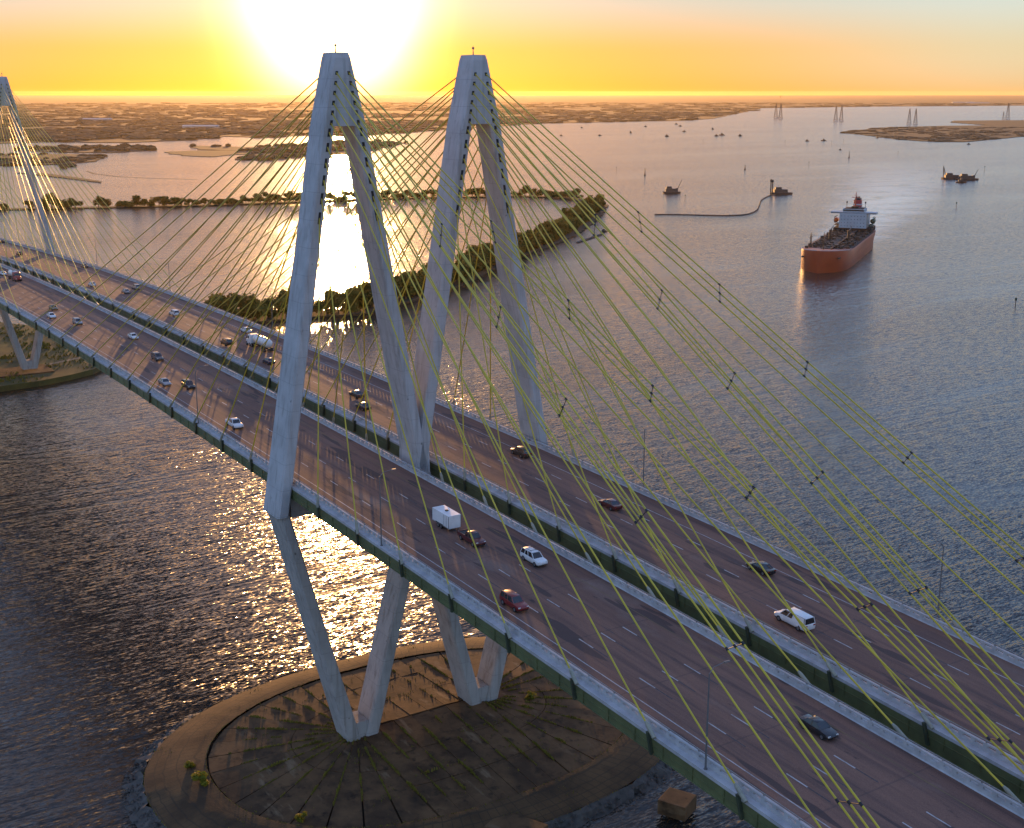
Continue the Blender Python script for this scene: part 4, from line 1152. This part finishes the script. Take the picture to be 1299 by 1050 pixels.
    for s, mt in ((-1, 'orange'), (1, 'shipgreen')):
        lb = MB(); lb.tube([(15, s*12.6, F+8), (16.5, s*12.6, F+8), (22, s*12.6, F+8), (23.5, s*12.6, F+8)], [.5, 1.7, 1.7, .4], 10); lb.build('lifeboat', M[mt], root, smooth=True)
        dv = MB()
        for x in (16, 22): dv.tube([(x, s*10.1, F+5), (x, s*13.4, F+6), (x, s*13.6, F+10.4), (x, s*12.6, F+11)], .28, 6)
        dv.box(14, 24, min(s*10.2, s*13.6), max(s*10.2, s*13.6), F+4.4, F+4.7)
        dv.build('davit', M['shipdeck' if s < 0 else 'shipgreen'], root)
make_tanker_ship()

# ------------------------------------------------------------------ dredges, tugs, small craft
M['rust'] = mat('rusty_steel', (.08, .045, .03), (.045, .03, .022), .7, scale=.4)
M['deckhouse'] = mat('grey_deckhouse', (.085, .065, .05), (.05, .042, .036), .6, scale=.5)
def barge(p, ang, L, B, label, house=True, spuds=0, crane=0, aframe=False, name='dredge_barge', cat='work barge'):
    root = empty(name, (*p, 0), (0, 0, ang)); tag(root, label, cat, 'ships and work barges')
    h = MB(); h.hull8([(-L/2+1.5, -B/2, -1.2), (L/2-1.5, -B/2, -1.2), (L/2-1.5, B/2, -1.2), (-L/2+1.5, B/2, -1.2)], [(-L/2, -B/2, 2.2), (L/2, -B/2, 2.2), (L/2, B/2, 2.2), (-L/2, B/2, 2.2)])
    h.build('hull', M['rust'], root, bevel=.15)
    if house:
        d = MB(); d.box(-L*.36, L*.26, -B*.38, B*.38, 2.2, 6.0); d.build('deckhouse', M['deckhouse'], root, bevel=.1)
        d = MB(); d.box(-L*.30, -L*.02, -B*.28, B*.28, 6.0, 8.6); dd = d.build('wheelhouse', M['deckhouse'], root, bevel=.1)
        w = MB(); w.box(-L*.02, -L*.02+.06, -B*.24, B*.24, 6.9, 8.0); w.build('window', M['glass'], dd)
    for i in range(spuds):
        s = MB(); y = (-1, 1)[i % 2]*B*.34; s.tube([(-L*.47, y, -2), (-L*.47, y, 18)], .7, 8); s.tube([(-L*.47, y, 14.5), (-L*.47, y, 17)], 1.2, 8); s.build('spud', M['rust'], root)
    if crane:
        c = MB(); c.box(L*.22, L*.34, -2.2, 2.2, 2.2, 6.5); c.build('crane_cab', M['deckhouse'], root)
        c = MB()
        a, b = Vector((L*.32, 0, 5)), Vector((L*.32+crane*.32, 0, crane))
        for y in (-.9, .9): c.bar(a+Vector((0, y, 0)), b+Vector((0, y*.3, 0)), .34)
        for i in range(8):
            t0, t1 = i/8, (i+1)/8; c.bar(a.lerp(b, t0)+Vector((0, -.9*(1-t0*.7), 0)), a.lerp(b, t1)+Vector((0, .9*(1-t1*.7), 0)), .16)
        c.build('crane_boom', M['rust'], root)
    if aframe:
        c = MB()
        for y in (-2.6, 2.6): c.bar((-L*.42, y, 2.2), (-L*.46, 0, 19), .5); c.bar((-L*.30, y, 2.2), (-L*.46, 0, 19), .4)
        for z in (7, 12): c.bar((-L*.43, -2.6*(19-z)/17, z), (-L*.43, 2.6*(19-z)/17, z), .3)
        c.build('gantry', M['rust'], root)
    return root
barge((965.5, -1043.1), -2.14, 26, 15, 'boxy dark dredge with two tall spuds at the end of the floating pipeline', spuds=2)
barge((1049.0, -937.5), -2.14, 22, 11, 'dark crane barge with raised boom left of the dredge', crane=17)
barge((1036.8, -1453.3), -2.2, 30, 12, 'long dark barge with a lattice gantry at its left end', aframe=True)
barge((1013.7, -1457.1), -2.2, 30, 11, 'dark barge with one thin mast moored right of the gantry barge', crane=15)
def workboat(p, ang, k, label, cat='boat', name='tug_boat', group='small craft on the water'):
    root = empty(name, (*p, 0), (0, 0, ang)); root.scale = (k, k, k); tag(root, label, cat, group)
    h = MB(); rings = []
    for x, b, zt in ((-7, 2.2, 1.5), (-6, 2.8, 1.4), (0, 3.0, 1.5), (4, 2.5, 2.0), (6.4, 1.2, 2.6), (7.4, .1, 2.9)):
        rings.append([(x, -b*.7, -.6), (x, -b, zt), (x, b, zt), (x, b*.7, -.6)])
    h.ring(rings); h.build('hull', M['rust'], root, smooth=True)
    d = MB(); d.box(-3.6, 3.2, -1.8, 1.8, 1.45, 3.9); d.build('deckhouse', M['deckhouse'], root, bevel=.1)
    w = MB(); w.box(-.8, 2.6, -1.4, 1.4, 3.9, 6.2); wh = w.build('wheelhouse', M['deckhouse'], root, bevel=.1)
    g = MB(); g.box(2.6, 2.65, -1.2, 1.2, 4.7, 5.8); g.build('window', M['glass'], wh)
    m = MB(); m.tube([(-.6, 0, 6.1), (-.6, 0, 9.5)], [.12, .05], 6); m.build('mast', M['rust'], root)
    return root
tug0 = workboat((980.5, -1401.4), -2.4, 1.0, 'small tug in front of the two moored barges', 'tug')
small = [
 ((728.8, -591.8), 1.6, .72, 'small work boat beside the levee tip with a line of floats'), ((621.6, -448.2), .8, .6, 'small launch close to the right-hand arm of the levee'),
 ((2916.8, -2079.2), .4, 1.0, 'tiny boat behind the highest stay cables, close to the far shore'), ((3575.4, -2629.7), .2, 1.1, 'tiny boat near the far shore, just right of the highest stay cables'),
 ((2855.9, -2173.2), .9, 1.1, 'tiny boat with a post below it, right of the highest stay cables'), ((3013.6, -2409.3), -.4, 1.5, 'tiny broad boat midway along the far shore'),
 ((3579.3, -2921.2), 1.2, 1.2, 'tiny boat close under the brown far shore'), ((2697.2, -2292.5), .1, 1.5, 'tiny dark boat below the far shore, left of a cluster'),
 ((3795.2, -3248.3), .5, 1.4, 'upper left tiny boat of a cluster by the far shore'), ((3553.6, -3064.6), .7, 1.4, 'middle tiny boat of a cluster by the far shore'),
 ((3017.8, -2628.9), 1.0, 1.3, 'lower right tiny boat of a cluster by the far shore'), ((3172.5, -2885.4), -.3, 1.5, 'tiny boat near the point of the far shore'),
 ((2646.0, -2434.1), .3, 1.4, 'left boat of two dark boats side by side below the far point'), ((2689.9, -2494.6), .6, 1.7, 'right boat of two dark boats side by side below the far point'),
 ((2609.0, -2491.1), .0, 1.5, 'tiny low boat with a post beneath, right of two dark boats'), ((2218.1, -2361.7), .1, 1.2, 'flat dark boat left of the marsh island, beside another'),
 ((2214.7, -2418.0), .8, 1.4, 'dark tug-like boat left of the marsh island'), ((1810.4, -2047.8), .2, .7, 'tiny skiff left of the tall channel beacon'), ((2281.9, -2695.2), .9, .9, 'tiny boat touching the marsh island shore'),
 ((1857.8, -2539.0), .3, .9, 'flat skiff off the right end of the marsh island')]
for pos, ang, k, lab in small:
    c = copy_tree(tug0); c.name = 'small_boat'; c.location = (*pos, 0); c.rotation_euler.z = ang; c.scale = (k*.72, k*.66, k*.6); tag(c, lab, 'boat')
# buoys and channel markers
def beacon(p, h, label, kind=0):
    root = empty('channel_marker', (*p, 0)); tag(root, label, 'channel marker', 'channel markers')
    m = MB()
    if kind == 0:
        m.tube([(0, 0, -1), (0, 0, h)], .22, 6); m.build('post', M['rust'], root)
        t = MB(); t.box(-.7, .7, -.08, .08, h-1.8, h-.2); t.build('daymark', M['shipgreen'], root)
    else:
        m.tube([(0, 0, -.5), (0, 0, 1.2)], [1.6, 1.6], 12); m.tube([(0, 0, 1.2), (0, 0, h)], [1.0, .3], 6); m.build('float', M['rust'], root)
        t = MB(); t.tube([(0, 0, h-.4), (0, 0, h+1.0)], .55, 8); t.build('lantern', M['chassis'], root)
for p, h, lab, kd in (((1350.8, -1136.2), 9, 'tall dark buoy above the crane barge', 1), ((1375.0, -1363.1), 6.5, 'stout dark buoy above the dredge', 1), ((1555.9, -1800.1), 11, 'tall red beacon between tanker and marsh island', 1), ((974.2, -895.7), 5, 'thin post just right of the crane barge', 0),
        ((722.6, -1067.6), 6, 'thin channel post to the right of the tanker', 0), ((265.2, -546.4), 5, 'green-topped channel post at the right edge of the picture', 0), ((1149.0, -1672.4), 7, 'thin post right of the moored barges', 0), ((1592.5, -1980.4), 7, 'thin post below the marsh island', 0), ((1401.6, -1535.2), 7, 'thin post above the tanker, left of the wake', 0),
        ((1454.3, -1161.2), 7, 'thin post left of the tall dark buoy', 0), ((2037.9, -2260.6), 9, 'thin post off the tip of the marsh island, left one', 0), ((2092.6, -2359.9), 9, 'thin post off the tip of the marsh island, right one', 0), ((2134.7, -2201.5), 9, 'thin post standing alone left of the flat dark boat', 0), ((2282.7, -2066.3), 9, 'thin post below the two dark boats', 0), ((2583.3, -2115.9), 9, 'thin post below a tiny boat near the far shore', 0)):
    beacon(p, h, lab, kd)
# floating pipeline from the dredge
pl = MB(); pts = [(964.6, -1032.9), (946.7, -1003.7), (908.3, -955.6), (854.5, -900.8), (812.6, -857.6), (786.7, -822.1), (781.6, -801.1), (790.5, -782.4), (808.9, -766.8), (825.5, -749.2), (835.2, -734.3)]
cv = []
for i in range(len(pts)-1):
    for j in range(6):
        t = j/6; q = [Vector((*pts[max(0, min(len(pts)-1, i+o))], 0)) for o in (-1, 0, 1, 2)]
        cv.append(.5*((2*q[1])+(q[2]-q[0])*t+(2*q[0]-5*q[1]+4*q[2]-q[3])*t*t+(3*q[1]-q[0]-3*q[2]+q[3])*t**3)+Vector((0, 0, .35)))
for a, b in zip(cv[:-1], cv[1:]):
    pl.tube([a, b], .55, 6); pl.tube([a.lerp(b, .35), a.lerp(b, .65)], .85, 6)
tag(pl.build('floating_pipeline', M['rust']), 'dark floating pipeline curling away from the dredge', 'pipeline')
fl = MB(); a, b = Vector((*(670.4, -521.0), .2)), Vector((*(709.1, -573.6), .2))
for i in range(22):
    c = a.lerp(b, i/21); fl.tube([c-Vector((1.6, 0, 0)), c+Vector((1.6, 0, 0))], .8, 8)
fl.tube([a, b], .2, 6)
tag(fl.build('float_line', M['deckhouse']), 'string of small floats trailing from the work boat by the levee', 'float line')

# ------------------------------------------------------------------ transmission towers
def trans_tower():
    root = empty('transmission_tower')
    m = MB(); H = 62
    for sx in (-1, 1):
        for sy in (-1, 1): m.bar((sx*7, sy*7, 0), (sx*1.0, sy*1.0, H), .75)
    zs = [0, 12, 22, 31, 39, 46, 52, 57]
    for z0, z1 in zip(zs[:-1], zs[1:]):
        for s in (-1, 1):
            w0, w1 = 7-6*z0/H, 7-6*z1/H
            m.bar((-w0, s*w0, z0), (w1, s*w1, z1), .4); m.bar((w0, s*w0, z0), (-w1, s*w1, z1), .4)
            m.bar((s*w0, -w0, z0), (s*w1, w1, z1), .4)
    m.build('lattice_body', M['lattice'], root)
    for z, w in ((46, 9), (54, 8), (61, 5)):
        c = MB(); c.bar((0, -w, z), (0, w, z), .6); c.bar((0, -w, z), (0, 0, z+2.5), .35); c.bar((0, w, z), (0, 0, z+2.5), .35); c.build('cross_arm', M['lattice'], root)
    f = MB(); f.box(-9, 9, -9, 9, -1, 1.5); f.build('base', M['pier'], root)
    return root
tt = trans_tower()
tl = [((4447.6, -4416.9), 'left of the two lattice towers standing off the far point'), ((4365.7, -4368.1), 'right of the two lattice towers standing off the far point'), ((3857.7, -4201.6), 'left of the two lattice towers between the far point and the marsh island'), ((3844.6, -4221.8), 'right of the two lattice towers between the far point and the marsh island'),
      ((3297.8, -4017.0), 'left of the two lattice towers behind the marsh island'), ((3284.3, -4037.9), 'right of the two lattice towers behind the marsh island'), ((3563.9, -4955.0), 'shorter lattice tower near the right edge, left of a taller one'), ((3719.9, -5195.9), 'tall lattice tower at the far right')]
for i, (pos, lab) in enumerate(tl):
    o = tt if i == 0 else copy_tree(tt)
    o.location = (*pos, 0); o.rotation_euler.z = 1.0; tag(o, lab, 'transmission tower', 'lattice towers across the bay')
    k = (math.hypot(pos[0]-CX, pos[1]-CY)*18/1628)/62 if i not in (6,) else (math.hypot(pos[0]-CX, pos[1]-CY)*10/1628)/62
    o.scale = (k, k, k)

# ------------------------------------------------------------------ sky, sun, air
SUN_AZ, SUN_EL = -.441, R(3.2)
sd = Vector((math.cos(SUN_EL)*math.cos(SUN_AZ), math.cos(SUN_EL)*math.sin(SUN_AZ), math.sin(SUN_EL)))
w = bpy.data.worlds.new('World'); scene.world = w; w.use_nodes = True
nt = w.node_tree; bg = nt.nodes['Background']
sky = N(nt, 'ShaderNodeTexSky', sky_type='NISHITA'); sky.sun_disc = False
sky.sun_elevation = SUN_EL; sky.sun_rotation = math.atan2(sd.x, sd.y); sky.altitude = 50; sky.air_density = 1.0; sky.dust_density = SKYDUST; sky.ozone_density = 1.5
bg.inputs['Strength'].default_value = SKYK
# aureole: the bright air round the low sun
tc = N(nt, 'ShaderNodeTexCoord'); dt = N(nt, 'ShaderNodeVectorMath', operation='DOT_PRODUCT'); dt.inputs[1].default_value = sd
nm = N(nt, 'ShaderNodeVectorMath', operation='NORMALIZE'); nt.links.new(tc.outputs['Generated'], nm.inputs[0]); nt.links.new(nm.outputs[0], dt.inputs[0])
def wm_(op, a, b=0.0):
    n = N(nt, 'ShaderNodeMath', operation=op)
    for i, s in enumerate((a, b)):
        if isinstance(s, (int, float)): n.inputs[i].default_value = s
        else: nt.links.new(s, n.inputs[i])
    return n.outputs[0]
ang = wm_('ARCCOSINE', wm_('MINIMUM', dt.outputs['Value'], .999999))
tot = sky.outputs['Color']
# twilight dome: warm band at the horizon, cool blue overhead and away from the sun
sx = N(nt, 'ShaderNodeSeparateXYZ'); nt.links.new(nm.outputs[0], sx.inputs[0])
el = wm_('POWER', wm_('DIVIDE', wm_('ARCSINE', wm_('MAXIMUM', sx.outputs['Z'], 0.0)), math.pi/2), .5)
def dome(stops):
    rp = N(nt, 'ShaderNodeValToRGB'); nt.links.new(el, rp.inputs[0]); rp.color_ramp.interpolation = 'EASE'
    for i, (deg, c) in enumerate(stops):
        e = rp.color_ramp.elements[i] if i < 2 else rp.color_ramp.elements.new(.5)
        e.position = (deg/90)**.5; e.color = (*c, 1)
    return rp.outputs[0]
side = N(nt, 'ShaderNodeMapRange', interpolation_type='SMOOTHSTEP'); side.inputs['From Min'].default_value = .88; side.inputs['From Max'].default_value = .995
hv = N(nt, 'ShaderNodeVectorMath', operation='MULTIPLY'); hv.inputs[1].default_value = (1, 1, 0); nt.links.new(nm.outputs[0], hv.inputs[0])
hn = N(nt, 'ShaderNodeVectorMath', operation='NORMALIZE'); nt.links.new(hv.outputs[0], hn.inputs[0])
hd_ = N(nt, 'ShaderNodeVectorMath', operation='DOT_PRODUCT'); hd_.inputs[1].default_value = (math.cos(SUN_AZ), math.sin(SUN_AZ), 0); nt.links.new(hn.outputs[0], hd_.inputs[0])
nt.links.new(hd_.outputs['Value'], side.inputs['Value'])
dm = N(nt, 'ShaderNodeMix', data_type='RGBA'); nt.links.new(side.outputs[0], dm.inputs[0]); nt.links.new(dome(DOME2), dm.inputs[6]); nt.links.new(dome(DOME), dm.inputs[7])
vs = N(nt, 'ShaderNodeVectorMath', operation='SCALE'); vs.inputs['Scale'].default_value = 1/SKYK; nt.links.new(dm.outputs[2], vs.inputs[0])
va = N(nt, 'ShaderNodeVectorMath', operation='ADD'); nt.links.new(tot, va.inputs[0]); nt.links.new(vs.outputs[0], va.inputs[1]); tot = va.outputs[0]
for sig, pw, col in AUREOLE:
    g = wm_('EXPONENT', wm_('MULTIPLY', wm_('POWER', wm_('DIVIDE', ang, R(sig)), pw), -1.0))
    vs = N(nt, 'ShaderNodeVectorMath', operation='SCALE'); vs.inputs[0].default_value = tuple(c/SKYK for c in col); nt.links.new(g, vs.inputs['Scale'])
    va = N(nt, 'ShaderNodeVectorMath', operation='ADD'); nt.links.new(tot, va.inputs[0]); nt.links.new(vs.outputs[0], va.inputs[1]); tot = va.outputs[0]
nt.links.new(tot, bg.inputs['Color'])
sl = bpy.data.lights.new('sun', 'SUN'); sl.energy = SUNE; sl.angle = R(.5); sl.color = (1.0, .50, .165)
so = bpy.data.objects.new('sun', sl); COL.objects.link(so); so.rotation_euler = sd.to_track_quat('Z', 'Y').to_euler(); so.location = (0, 0, 300)
if HAZE:
    hz = MB(); hz.box(-2500, 38000, -34000, 12000, -2.5, 140)
    m = bpy.data.materials.new('haze'); m.use_nodes = True; n2 = m.node_tree
    n2.nodes.remove(n2.nodes['Principled BSDF'])
    pv = N(n2, 'ShaderNodeVolumePrincipled'); pv.inputs['Color'].default_value = (.98, .76, .46, 1); pv.inputs['Density'].default_value = HAZE; pv.inputs['Anisotropy'].default_value = HANIS
    n2.links.new(pv.outputs[0], n2.nodes['Material Output'].inputs['Volume'])
    tag(hz.build('haze', m), 'thin golden haze hanging over the bay', 'haze', kind='stuff')

# ------------------------------------------------------------------ camera and view
cam = bpy.data.cameras.new('camera'); co = bpy.data.objects.new('camera', cam); COL.objects.link(co)
co.location = (-202.52, 109.43, 122.08)
yaw, pitch = -0.574312, -0.245518
fw = Vector((math.cos(yaw)*math.cos(pitch), math.sin(yaw)*math.cos(pitch), math.sin(pitch)))
co.rotation_euler = (-fw).to_track_quat('Z', 'Y').to_euler()
cam.sensor_width = 36; cam.lens = 36*1628.45/1299; cam.clip_start = 1; cam.clip_end = 150000
scene.camera = co
vs_ = scene.view_settings; vs_.view_transform = 'Standard'; vs_.look = 'None'; vs_.exposure = EXPO; vs_.gamma = 1
scene.cycles.use_denoising = True
scene.cycles.sample_clamp_indirect = 6
scene.cycles.max_bounces = 6; scene.cycles.volume_bounces = 0
